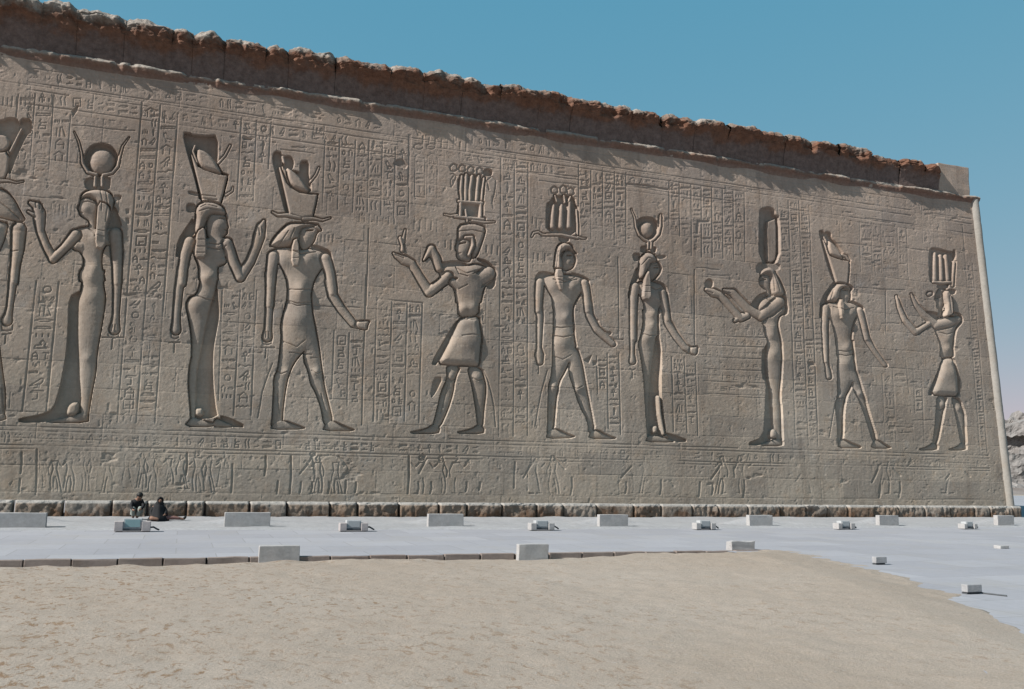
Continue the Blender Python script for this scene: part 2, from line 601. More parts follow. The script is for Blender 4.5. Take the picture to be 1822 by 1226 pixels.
GLY_TALL = [
    [[(-.6, -.6), (-.3, -.8), (-.1, -.55), (.3, -.1), (.85, .5), (.2, .35), (-.3, .2), (-.5, -.2), (-.6, -.6)], [(0, .35), (0, .85), (.35, .85)], [(-.2, .3), (-.2, .85)]],
    [[(-.3, -.85), (-.5, -.5), (-.2, -.3), (-.5, .2), (.4, .25), (.45, .8), (-.6, .8), (-.5, .2)], [(-.2, -.2), (.5, -.3)]],
    [[(0, -.9), (.3, -.5), (.15, .2), (0, .85), (-.05, -.2), (0, -.9)]],
    [[(-.5, -.9), (-.2, -.4), (-.4, .85)], [(.4, -.9), (.7, -.4), (.5, .85)]],
    [[(-.7, -.8), (.7, -.8), (.7, .8), (-.7, .8), (-.7, -.8)], [(-.25, .8), (-.25, .2), (.3, .2)]],
    [[(-.5, 0), (-.35, -.4), (0, -.55), (.35, -.4), (.5, 0), (.35, .4), (0, .55), (-.35, .4), (-.5, 0)]],
    [[(0, -.1), (-.35, -.5), (0, -.9), (.35, -.5), (0, -.1), (0, .85)], [(-.55, -.05), (.55, -.05)]],
    [[(-.7, .8), (-.2, -.8), (.1, -.8), (.1, .8)], [(.6, -.6), (.6, .8)]],
    [[(-.8, .6), (-.3, .2), (-.5, -.3), (-.1, -.8), (.2, -.4), (0, 0), (.7, .1), (.8, .6), (-.8, .6)]],
    [[(-.7, -.7), (.5, -.75), (.7, -.5), (-.1, -.4), (-.1, .8), (.4, .8)]],
    [[(-.8, -.2), (.1, -.8), (.8, -.2)], [(-.5, -.1), (-.5, .8)], [(.5, -.1), (.5, .8)]],
    [[(-.6, .85), (-.6, -.3), (0, -.85), (.6, -.3), (.6, .85)], [(-.6, .2), (.6, .2)]],
    [[(-.7, .3), (-.2, -.1), (.1, -.6), (.5, -.8), (.6, -.4), (.2, .1), (.7, .5)], [(0, .1), (-.1, .8)], [(.3, .3), (.3, .8)]],
]


def glyph(kind, cx, cy, hw, hh, depth, r, flip=False, lean=0.0):
    for st in kind:
        pts = []
        for x, y in st:
            x = -x if flip else x
            pts.append((cx + x * hw + lean * y * hh, cy + y * hh))
        groove(pts, r, depth)


def text_column(x0t, x0b, x1t, x1b, yt, yb, depth=0.015, density=0.98, seed=0):
    rr = random.Random(seed)
    y = yt + 3
    while y < yb - 6:
        f = (y - yt) / max(yb - yt, 1)
        xl = x0t + (x0b - x0t) * f; xr = x1t + (x1b - x1t) * f
        wd = (xr - xl) / 2 - 2.3
        if wd < 2.5: break
        cx = (xl + xr) / 2
        lean = (x0b - x0t) / max(yb - yt, 1)
        kind = rr.random()
        r = 1.15 + 0.25 * rr.random()
        dp = 1.25 * depth * rr.uniform(0.7, 1.25)
        if kind < 0.36:
            hh = min(wd * 0.36, 5) + 0.8
            if y + 2 * hh > yb: break
            if rr.random() < density:
                glyph(rr.choice(GLY_FLAT), cx, y + hh, wd, hh, dp, r, rr.random() < .5, lean)
            y += 2 * hh + 1.5
        elif kind < 0.62:
            hh = min(wd * 0.62, 7.5)
            if y + 2 * hh > yb: break
            for sgn in (-1, 1):
                if rr.random() < density:
                    gl = rr.choice(GLY_TALL + GLY_FLAT)
                    glyph(gl, cx + sgn * wd * 0.53, y + hh, wd * 0.44, hh * (0.9 if gl in GLY_TALL else 0.6), dp, r * .92, rr.random() < .5, lean)
            y += 2 * hh + 1.5
        else:
            hh = min(wd * rr.uniform(.8, 1.0), 10)
            if y + 2 * hh > yb: break
            if rr.random() < density:
                glyph(rr.choice(GLY_TALL), cx, y + hh, wd * 0.86, hh, dp, r, rr.random() < .5, lean)
            y += 2 * hh + 1.5


def text_panel(lines, depth=0.015, ld=0.02, seed=0, lr=1.35, density=0.98, top=False):
    for x0, y0, x1, y1 in lines:
        mid = ((x0 + x1) / 2 + random.uniform(-.4, .4), (y0 + y1) / 2)
        groove([(x0, y0), mid, (x1, y1)], lr, ld)
    for k, (a, b) in enumerate(zip(lines[:-1], lines[1:])):
        yt = max(a[1], b[1]); yb = min(a[3], b[3])
        def at(l, y):
            return l[0] + (l[2] - l[0]) * (y - l[1]) / (l[3] - l[1])
        text_column(at(a, yt), at(a, yb), at(b, yt), at(b, yb), yt, yb, depth, density, seed * 31 + k)
    if top:
        groove([(lines[0][0], lines[0][1]), (lines[-1][0], lines[-1][1])], lr, ld)


def text_row(u0, u1, s0, s1, depth=0.014, seed=0, density=0.9):
    """a horizontal band of signs between two heights on the wall"""
    rr = random.Random(seed)
    u = u0
    while u < u1:
        h = (s1 - s0) / 2
        wd = h * rr.uniform(0.45, 0.95)
        x0, y0 = [float(v) for v in to_px(np.array(u), np.array((s0 + s1) / 2))]
        x1, _ = [float(v) for v in to_px(np.array(u + 2 * wd), np.array((s0 + s1) / 2))]
        _, ya = [float(v) for v in to_px(np.array(u), np.array(s1))]
        _, yb = [float(v) for v in to_px(np.array(u), np.array(s0))]
        hh = (yb - ya) / 2 - 1.6
        hw = (x1 - x0) / 2
        d = depth * rr.uniform(.6, 1.25)
        if rr.random() < density and hh > 2:
            if rr.random() < .6:
                glyph(rr.choice(GLY_TALL), x0 + hw, y0, hw * .85, hh, d, 1.2, rr.random() < .5)
            else:
                n = 2 if hh > 5 else 1
                for q in range(n):
                    glyph(rr.choice(GLY_FLAT), x0 + hw, y0 + (q - (n - 1) / 2) * hh * 1.05, hw * .85, hh * (.45 if n == 2 else .6), d, 1.1, rr.random() < .5)
        u += 2 * wd + 0.06


def s_line(s, u0, u1, r=1.2, depth=0.015, wob=0.012, skip=0.0, seed=0):
    n = max(2, int((u1 - u0) / 1.2))
    pts = []
    rr = random.Random(seed)
    for i in range(n + 1):
        u = u0 + (u1 - u0) * i / n
        x, y = to_px(np.array(u), np.array(s + rr.uniform(-wob, wob)))
        pts.append((float(x), float(y)))
    for i in range(n):
        if rr.random() >= skip:
            groove(pts[i:i + 2], r, depth * rr.uniform(.7, 1.15))


def wedges(pts, h=14, r=1.7, depth=0.022, lean=-0.12):
    r *= .85; depth *= .6; lean *= .4
    """short upright strokes, the plural marks and water lines between the columns"""
    for x, y in pts:
        hh = h * random.uniform(.7, 1.1)
        groove([(x - lean * hh / 2, y - hh / 2), (x, y), (x + lean * hh / 2, y + hh / 2)], r * random.uniform(.8, 1.15), depth * random.uniform(.7, 1.2))


WEST, EAST = -5.6, 35.2
# inscription bands under the ledge
for s_, d_ in ((14.72, .016), (14.2, .02), (13.95, .018), (13.45, .016)):
    s_line(s_, WEST, 35.0, depth=d_, skip=.12, seed=int(s_ * 100))
text_row(WEST, 14.0, 14.25, 14.68, .016, 5)
text_row(14.5, 34.6, 14.25, 14.68, .009, 6, .5)
text_row(WEST, 19.0, 13.5, 13.92, .016, 7, .85)
# band under the feet
for s_, d_ in ((2.86, .022), (2.72, .016), (2.27, .02), (2.15, .014)):
    s_line(s_, WEST, 34.9, depth=d_, skip=.05, seed=int(s_ * 100))
text_row(WEST, 9.0, 2.3, 2.69, .018, 8)
text_row(9.0, 34.5, 2.3, 2.69, .011, 9, .75)
text_row(WEST, 30, 1.92, 2.12, .009, 10, .6)
s_line(0.86, WEST, 34.9, depth=.01, skip=.3, seed=77)

P = text_panel
P([(33, 168, 18, 320), (63, 167, 52, 320), (96, 169, 86, 318), (126, 205, 118, 322)], seed=1, depth=.018)
P([(253, 182, 209, 751), (286, 187, 243, 751), (317, 202, 276, 752)], seed=2, depth=.019, ld=.026, lr=1.6)
P([(65, 500, 40, 732), (105, 502, 83, 732)], seed=3, depth=.022, ld=.032, lr=1.8)
P([(430, 210, 422, 357), (457, 215, 451, 357), (483, 217, 478, 300)], seed=4, depth=.02)
P([(396, 517, 389, 712), (428, 517, 416, 739), (457, 517, 447, 739)], seed=5, depth=.022, ld=.025, lr=1.5)
P([(579, 247, 574, 372), (605, 247, 601, 372), (633, 250, 628, 377), (657, 250, 654, 377), (681, 252, 678, 382), (704, 262, 701, 387), (731, 240, 727, 387)], seed=6, depth=.018)
P([(595, 588, 590, 710), (622, 593, 618, 722), (648, 600, 644, 735)], seed=7, depth=.022, ld=.025)
P([(671, 532, 665, 749), (698, 534, 692, 752), (725, 536, 720, 749), (752, 539, 746, 752)], seed=8, depth=.02, ld=.03, lr=1.5, top=True)
P([(892, 279, 888, 777), (916, 289, 914, 776), (940, 290, 939, 775)], seed=9, depth=.016, ld=.02)
P([(1030, 294, 1030, 410), (1052, 303, 1052, 424), (1073, 305, 1073, 426), (1094, 306, 1094, 428), (1114, 308, 1114, 432)], seed=10, depth=.015)
P([(1062, 634, 1064, 700), (1081, 629, 1083, 763), (1101, 629, 1105, 773)], seed=11, depth=.018, ld=.02)
P([(1191, 322, 1191, 418), (1209, 324, 1210, 420), (1230, 328, 1231, 455), (1248, 330, 1249, 457), (1267, 333, 1268, 458), (1286, 336, 1287, 460), (1305, 338, 1306, 462), (1325, 342, 1326, 465)], seed=12, depth=.014)
P([(1195.6, 635, 1199, 768), (1218, 635, 1223, 770), (1238, 645, 1242, 775)], seed=13, depth=.017, ld=.02)
P([(1403, 357, 1416, 791), (1422, 357, 1439, 791), (1440, 365, 1456, 793)], seed=14, depth=.012, ld=.016, lr=1.2)
P([(1530, 395, 1532, 483), (1551, 397, 1553, 485), (1568, 400, 1570, 485), (1597, 405, 1599, 490), (1613, 407, 1616, 490)], seed=15, depth=.014, ld=.014, lr=1.2)
P([(1570, 665, 1576, 792), (1589, 660, 1595, 796), (1612, 640, 1618, 700)], seed=16, depth=.014, ld=.013, lr=1.2)
P([(1713, 400, 1745, 805), (1731, 470, 1757, 805)], seed=17, depth=.013, ld=.014, lr=1.2)
P([(1640, 350, 1642, 432), (1660, 352, 1663, 434), (1682, 356, 1686, 440)], seed=18, depth=.012, ld=.01, lr=1.1)
P([(846, 512, 844, 620), (866, 514, 864, 622)], seed=21, depth=.016, ld=.006)
P([(1640, 640, 1645, 790), (1625, 650, 1629, 735)][::-1], seed=22, depth=.012, ld=.012)
P([(560, 130 + 90, 556, 246), (578, 224, 575, 247)], seed=23, depth=.014, ld=.01)
P([(1038, 455, 1038, 560), (1062, 458, 1062, 562)], seed=24, depth=.008, ld=.004)
P([(1466, 560, 1470, 640), (1446, 560, 1451, 640)][::-1], seed=25, depth=.01, ld=.01)
P([(1340, 350, 1343, 470), (1384, 357, 1390, 480), (1403, 357, 1409, 480)][1:], seed=26, depth=.012, ld=.013)
for k, (ya, yb) in enumerate(((578, 597), (599, 614), (617, 635), (640, 656), (660, 678), (681, 700))):
    groove([(1252, yb), (1310, yb + 2.5), (1362, yb + 4)], 1.2, .016)
    x = 1256
    rr = random.Random(k)
    while x < 1355:
        wd = rr.uniform(4, 7)
        glyph(rr.choice(GLY_TALL + GLY_FLAT), x + wd, (ya + yb) / 2 + (x - 1252) * .04, wd * .85, (yb - ya) / 2 - 2.5, .011, 1.0)
        x += 2 * wd + 2
# two cartouches under their knots
for cx in (748, 770):
    groove([(cx - 9, 283), (cx - 8, 277), (cx, 273), (cx + 8, 278), (cx + 9, 284), (cx + 8, 352), (cx - 10, 350), (cx - 9, 283)], 1.4, .02)
    text_column(cx - 9, cx - 10, cx + 9, cx + 8, 282, 348, .015, .95, cx)
    q = [(cx - 3 + 8 * math.cos(a), 261 + 5 * math.sin(a)) for a in np.linspace(0, 6.3, 13)]
    groove(q, 1.4, .028)
groove([(728, 240), (728, 290), (726, 330)], 1.6, .03)
# plural strokes and drips beside crowns and arms
wedges([(92 + i * 7, 372 + i * .6) for i in range(8)], 22, 1.6, .022)
wedges([(6 + i * 8, 180) for i in range(7)], 16, 1.6, .02)
wedges([(572 + i * 7, 424) for i in range(4)], 15, 2.0, .03)
wedges([(640 + i * 9, 388 + i * .5) for i in range(4)], 14, 1.6, .02)
wedges([(672 + i * 10, 393) for i in range(4)], 16, 1.7, .02)
wedges([(738 + i * 10, 398 + i) for i in range(7)], 18, 1.9, .028)
wedges([(793, 434), (803, 436), (811, 438)], 14, 2.2, .03)
wedges([(856, 444), (866, 443), (876, 444), (886, 446)], 14, 2.2, .03)
wedges([(753 + i * 11, 250 + i * 1.5) for i in range(8)], 15, 2.0, .03)
wedges([(948, 392), (955, 398), (962, 402)], 16, 1.8, .022)
wedges([(950, 456), (958, 458), (970, 458)], 14, 2.0, .026)
wedges([(948, 756), (956, 755), (961, 752)], 14, 1.9, .03)
wedges([(830, 348), (884, 340), (877, 360)], 24, 1.8, .022, .2)
wedges([(664, 745), (672, 742), (682, 742)], 12, 1.8, .026)
wedges([(8, 690), (18, 712), (10, 745)], 26, 2.0, .02, -.2)
# level marks left over between the panels
for x0, x1, y, sl_ in ((18, 118, 347, .07), (128, 240, 222, .1), (500, 560, 266, .12), (520, 545, 261, .1), (828, 880, 276, .14), (940, 1030, 305, .11), (1116, 1190, 330, .12), (960, 1030, 322, .1),
                       (930, 1000, 575, .05), (1216, 1240, 566, .02), (1260, 1300, 489, .05), (1240, 1280, 476, .1), (1500, 1610, 511, .05), (1470, 1570, 430, .1), (1610, 1700, 442, .12), (1540, 1660, 388, .14),
                       (560, 640, 545, .03), (440, 470, 628, 0), (780, 830, 665, -.05), (130, 200, 470, .05), (640, 720, 448, .04), (1570, 1600, 575, .03), (1595, 1625, 760, 0), (1600, 1625, 770, 0), (1625, 1660, 748, 0)):
    n = 5
    pts = [(x0 + (x1 - x0) * i / n, y + (x1 - x0) * i / n * sl_ + random.uniform(-.8, .8)) for i in range(n + 1)]
    groove(pts, 1.2, .018)
# the broken square notches and holes
def pit(pts, depth):
    xs = [p[0] for p in pts]; ys = [p[1] for p in pts]
    si, sj = window(min(xs) - 3, min(ys) - 3, max(xs) + 3, max(ys) + 3)
    d = poly_sd(PX[si, sj], PY[si, sj], pts)
    Z[si, sj] = np.minimum(Z[si, sj], -depth * np.clip(.5 - d / 1.5, 0, 1))


for q, dp in (([(704, 285), (716, 282), (726, 294), (722, 300), (700, 292)], .06), ([(1038, 641), (1053, 632), (1048, 646)], .08), ([(1240, 392), (1262, 392), (1262, 396), (1245, 397), (1243, 416), (1239, 416)], .04),
              ([(1055, 642), (1062, 642), (1062, 649), (1056, 650)], .05), ([(1437, 644), (1447, 643), (1452, 650), (1440, 651)], .05), ([(1580, 742), (1592, 742), (1592, 750), (1580, 750)], .03), ([(1582, 757), (1593, 757), (1593, 765), (1582, 765)], .03),
              ([(205, 350), (214, 350), (214, 355), (205, 360)], .05), ([(224, 372), (230, 372), (231, 380), (225, 380)], .05), ([(224, 388), (230, 388), (231, 398), (225, 398)], .05),
              ([(433, 244), (450, 246), (447, 250), (434, 249)], .05), ([(128, 198), (140, 186), (138, 196), (130, 208)], .05), ([(775, 672), (785, 670), (778, 705), (770, 710)], .03), ([(1417, 826), (1423, 825), (1422, 831), (1416, 831)], .05)):
    pit(q, dp)
# panel over the goddess with disc, worn name panels over the others
groove([(1116, 327), (1150, 330), (1188, 337)], 1.8, .04)

# --- small procession along the foot of the wall
MINI = [  # a walking offering bearer in a box of 1 x 2.4, facing right
    [(0, -1.2), (.12, -1.1), (.1, -.95), (0, -.92)], [(-.1, -1.2), (-.16, -.95), (-.1, -.85)],
    [(-.22, -.8), (.22, -.8)], [(-.2, -.8), (-.12, -.3), (-.25, .1), (-.3, .55), (-.25, 1.1)], [(.2, -.8), (.12, -.3), (.2, .1), (.3, .6), (.4, 1.1)],
    [(-.05, .2), (-.1, .6), (-.05, 1.1)], [(.05, .2), (.15, .6), (.2, 1.1)], [(.2, -.75), (.45, -.5), (.7, -.75)], [(-.22, -.75), (-.4, -.3), (-.35, .1)], [(-.25, 1.1), (0, 1.12)], [(.2, 1.1), (.5, 1.12)],
    [(.6, -.8), (.8, -.95), (.85, -.8)],
]


def mini(x, y, hgt, depth, r, flip=False, keep=1.0):
    for st in MINI:
        if random.random() < keep:
            pts = [(x + (-px if flip else px) * hgt * .42 + random.uniform(-.5, .5), y + py * hgt * .42 + random.uniform(-.5, .5)) for px, py in st]
            groove(pts, r * random.uniform(.75, 1.2), depth * random.uniform(.6, 1.3))


for i, x in enumerate((78, 101, 124, 146, 168, 190, 226, 250, 274, 298, 322, 352, 374, 396)):
    mini(x + random.uniform(-4, 4), 840 + random.uniform(-3, 4), 70 * random.uniform(.85, 1.05), .019 * random.uniform(.6, 1.2), 1.5, flip=random.random() < .4, keep=.7)
for x, y0, y1 in ((39, 805, 842), (36, 852, 876), (66, 800, 880), (333, 806, 845), (414, 826, 876), (473, 812, 846), (495, 856, 878), (518, 812, 878), (536, 858, 876), (556, 858, 876), (586, 858, 878), (616, 855, 878), (634, 858, 876),
                  (728, 812, 878), (745, 858, 878), (768, 858, 878), (831, 858, 874), (855, 858, 872), (917, 822, 868), (1018, 850, 880), (1177, 855, 880), (1115, 858, 878), (1246, 858, 884), (1269, 862, 880), (1325, 855, 885), (1602, 858, 885), (1567, 862, 885)):
    groove([(x, y0), (x + random.uniform(-1, 1), (y0 + y1) / 2), (x - 2, y1)], 2.0, .045 if x < 900 else .03)
for x, k, d in ((566, 1, .03), (598, .8, .028), (752, .7, .024), (785, .55, .02), (812, .5, .02), (950, .7, .02), (985, .6, .018), (1120, .5, .014), (1150, .5, .014), (1285, .6, .016), (1318, .5, .014), (1432, .4, .012), (1462, .4, .012), (1575, .6, .016), (1600, .5, .014), (1690, .4, .012)):
    mini(x, 846, 68, d * 1.15, 1.6, flip=random.random() < .5, keep=k)
for pts in ([(534, 843), (548, 826), (556, 812), (560, 806)], [(556, 808), (560, 842)], [(602, 812), (612, 820), (620, 832), (616, 845)], [(746, 842), (752, 830), (760, 816)], [(752, 808), (757, 812), (750, 816)],
            [(932, 850), (940, 836), (950, 822)], [(988, 816), (995, 822), (1005, 834)], [(1106, 850), (1116, 838), (1124, 830)], [(1266, 852), (1276, 838), (1282, 828)], [(1278, 824), (1284, 822), (1286, 828)],
            [(1417, 856), (1425, 844)], [(1458, 834), (1468, 844)], [(1552, 858), (1558, 846), (1564, 832), (1564, 828)], [(1590, 834), (1602, 846)], [(1684, 852), (1690, 844)], [(1718, 840), (1726, 848)]):
    groove(pts, 2.0, .035)
for cx, cy, r_ in ((557, 808, 5), (751, 815, 5), (563, 783, 3)):
    groove([(cx + r_ * math.cos(a), cy + r_ * .8 * math.sin(a)) for a in np.linspace(0, 6.3, 12)], 1.6, .045)

# the shallow carving is worn unevenly
worn = np.clip(.78 + 1.1 * fbm(UU * .45, SS * .45, 3, 81) + .5 * fbm(UU * 2.5, SS * 2.5, 2, 83), .18, 1.15)
Z = BASE + (Z - BASE) * worn

# --- the large sunk figures
LABELS = []                                       # (figure index, part code) by label number - 1


def lab_id(fi, code):
    k = (fi, code)
    if k not in LABELS: LABELS.append(k)
    return LABELS.index(k) + 1


DEEP = 1.45


def swell(mask):
    ny, nx = mask.shape
    k = 4
    my, mx = -(-ny // k) * k, -(-nx // k) * k
    m = np.zeros((my, mx)); m[:ny, :nx] = mask
    c = m.reshape(my // k, k, mx // k, k).mean((1, 3))
    phi = np.zeros_like(c)

    def it(p_, w_, h2, n):
        for _ in range(n):
            q = np.pad(p_, 1)
            p_ = w_ * (q[:-2, 1:-1] + q[2:, 1:-1] + q[1:-1, :-2] + q[1:-1, 2:] + h2) / 4
        return p_
    phi = it(phi, (c > .5) * 1.0, float(k * k), 260)
    phi = np.repeat(np.repeat(phi, k, 0), k, 1)
    phi = it(phi, m, 1.0, 50)[:ny, :nx]
    return np.sqrt(2 * np.maximum(phi, 0)) * .95           # about the half width in photo pixels for a long limb


def carve(fi, crops, text, gap=1.9):
    prims = []
    for ln in text.replace(':', ' ').strip().splitlines():
        tk = ln.split()
        if not tk: continue
        c0, kind = tk[0][0], tk[0][1]
        ox, oy, sc = crops[c0]
        mode = tk[0][2:] or 'u'
        code = tk[1]
        opt = {}
        pts = []
        for t_ in tk[2:]:
            if ',' in t_:
                v = [float(q) for q in t_.split(',')]
                pts.append((ox + v[0] / sc, oy + v[1] / sc) + ((v[2] / sc,) if len(v) > 2 else ()))
            else:
                opt[t_[0]] = float(t_[1:])
        for k_ in ('w', 'r'):
            if k_ in opt: opt[k_] /= sc
        prims.append((kind, mode, code, opt, pts))
    xs = [p[0] for q in prims for p in q[4]]; ys = [p[1] for q in prims for p in q[4]]
    si, sj = window(min(xs) - 16, min(ys) - 16, max(xs) + 16, max(ys) + 16)
    X = PX[si, sj]; Y = PY[si, sj]
    rough = Z[si, sj].copy()
    # the main body swells as one surface: solve a membrane over the union of its outlines
    uni = np.zeros(X.shape, dtype=bool)
    for kind, mode, code, opt, pts in prims:
        if kind == 'P' and mode == 'u' and code == 'b':
            uni |= poly_sd(X, Y, smooth_poly(pts)) < 0
    memb = swell(uni)
    mind = np.full(X.shape, 1e9); Hh = np.full(X.shape, -9.0); Lb = np.zeros(X.shape, dtype=np.int16); Dd = np.zeros(X.shape)
    Fl = np.zeros(X.shape)
    for kind, mode, code, opt, pts in prims:
        lid = lab_id(fi, code)
        if kind in 'GB':
            continue
        if kind == 'S':
            rmean = sum(p[2] for p in pts) / len(pts)
            D = DEEP * opt.get('d', min(.115, .030 + .0068 * rmean))
            top = opt.get('t', .03 if mode == 'o' else 0.0)
            sd = np.full(X.shape, 1e9); qq = np.full(X.shape, 9.0)
            for a, b in zip(pts[:-1], pts[1:]):
                d, t_ = seg_d(X, Y, a, b)
                r_ = a[2] + (b[2] - a[2]) * t_
                sd = np.minimum(sd, d - r_); qq = np.minimum(qq, d / r_)
            zp = -D + (D + top) * np.clip(1 - np.minimum(qq, 1) ** 2.3, 0, 1) ** .55
        else:
            pp = pts if mode == 'x' else smooth_poly(pts)
            D = DEEP * opt.get('d', .12)
            sd = poly_sd(X, Y, pp)
            wd = opt.get('w', 12.0)
            top = opt.get('t', .07 if (mode == 'o' and code in 'wk') else 0.0)
            tt = np.clip(-sd / wd, 0, 1)
            zp = -D + (D + top) * np.sqrt(1 - (1 - tt) ** 2)
            if kind == 'P' and mode == 'u' and code == 'b':
                zp = -D + D * (.42 * (1 - np.exp(-memb / 4)) + .76 * np.minimum(memb / 24, 1.2))
        ins = sd < 0
        nearer = sd < mind
        if kind == 'R':                            # hollow: floor only
            Fl = np.where(ins, np.minimum(Fl, -D), Fl)
            Dd = np.where(nearer, D, Dd)
            mind = np.minimum(mind, sd)
            Lb = np.where(ins & (Lb == 0), lid, Lb)
            continue
        Dd = np.where(nearer, D, Dd)
        Lb = np.where(nearer & ~(mind < 0), lid, Lb)
        mind = np.minimum(mind, sd)
        if mode == 'o':
            ring = (sd >= 0) & (sd < 2.2) & (Hh > -5)
            Hh = np.where(ring, np.minimum(Hh, -D * .62), Hh)
            Hh = np.where(ins, zp, Hh); Lb = np.where(ins, lid, Lb)
        else:
            up = ins & (zp > Hh)
            Hh = np.where(up, zp, Hh); Lb = np.where(up, lid, Lb)
    # soft wear on the carved surface
    Hh = Hh + np.where(Hh > -5, .35 * rough.clip(-.02, .02), 0)
    cut = mind < gap
    floor = np.minimum(-Dd, Fl) * np.clip((gap - mind) / 1.2, 0, 1)
    zz = np.where(cut, np.maximum(np.where(Hh > -5, Hh, -9), floor), rough)
    keep = cut & (zz > -8)
    Z[si, sj] = np.where(keep, zz, rough)
    LAB[si, sj] = np.where(keep & (Lb > 0), Lb, LAB[si, sj])
    for kind, mode, code, opt, pts in prims:
        if kind == 'B':                            # muscle, belly, knee, cheek: a local swelling
            for x_, y_, rr_ in pts:
                gi, gj = window(x_ - 2.6 * rr_, y_ - 2.6 * rr_, x_ + 2.6 * rr_, y_ + 2.6 * rr_)
                Z[gi, gj] += opt.get('t', .05) * np.exp(-((PX[gi, gj] - x_) ** 2 + (PY[gi, gj] - y_) ** 2) / rr_ ** 2) * (LAB[gi, gj] > 0)
        if kind == 'G':
            r_ = opt.get('r', 1.5); dp = opt.get('d', .03)
            if mode == 'x': r_ *= 1.25; dp *= 2.0
            p2 = [p[:2] for p in pts]
            if mode == 'x':                        # a line cut into the carved body
                xs = [p[0] for p in p2]; ys = [p[1] for p in p2]
                gi, gj = window(min(xs) - 4, min(ys) - 4, max(xs) + 4, max(ys) + 4)
                d = np.full(PX[gi, gj].shape, 1e9)
                for a, b in zip(p2[:-1], p2[1:]):
                    d = np.minimum(d, seg_d(PX[gi, gj], PY[gi, gj], a, b)[0])
                Z[gi, gj] -= dp * np.clip((r_ - d) / (.7 * r_), 0, 1)
            else:
                groove(p2, r_, dp, lab_id(fi, code))
K = 1226 / 300.0
K2 = 1226 / 260.0
# 0: the figure cut by the left edge of the view
carve(0, {'A': (0, 200, K), 'B': (0, 480, K)}, '''
AP h d.11 w14: -60,290 70,280 50,470 -10,490 -90,480
AR h d.13: 225,140 225,50 150,45 140,130 70,280 60,470 110,330 190,160
AR h d.12: -40,160 -40,60 20,60 60,40 120,45 140,90 100,200 60,280 -20,290
AP h d.11 w20: -60,170 -20,155 40,160 72,200 70,250 20,285 -60,285
AS h d.09: 95,95,26
AS h d.08: 155,120,9 75,280,11
AS h d.06: -80,510,16 0,495,16 60,495,10 120,510,6 168,500,5
AP b d.12 w50: -160,600 -80,560 0,545 60,580 110,640 150,720 190,785 110,790 0,760 -120,740
AP b d.13 w60: -330,850 -250,790 -100,770 0,790 60,800 40,900 0,1000 -60,1100 -80,1240 -260,1240 -270,1080
ASo b: 135,850,56 125,1000,48 110,1110,36 100,1230,32
BS b: 100,-6,32 85,150,27 70,270,24 60,320,28 48,365,42
AS b: -300,860,48 -360,1000,40 -420,1110,36 -470,1000,34 -520,900,34
BP b d.12 w50: -270,-10 -80,-10 -70,120 -60,240 -20,420 0,600 20,760 40,900 30,1080 -30,1090 -60,900 -120,650 -150,480 -190,640 -230,800 -250,1000 -270,1090 -310,1080 -330,950 -300,700 -310,400 -290,200
BP b d.08 w20: -460,1090 -360,1070 -270,1040 -250,1095
BP b d.08 w20: -120,1090 -40,1070 30,1040 45,1095
BG a r7 d.04: 10,405 15,440 50,445 90,435 92,405
BG a r7 d.04: 20,470 80,462
BG a r7 d.04: 42,480 36,535
BGx s r5 d.02: 10,860 15,940 20,1030
AGx w r4 d.02: -100,600 -20,640 60,700 140,770
AGx b r4 d.02: 80,1000 100,1010 130,1005
AB b t.05: -40,880,60
''')
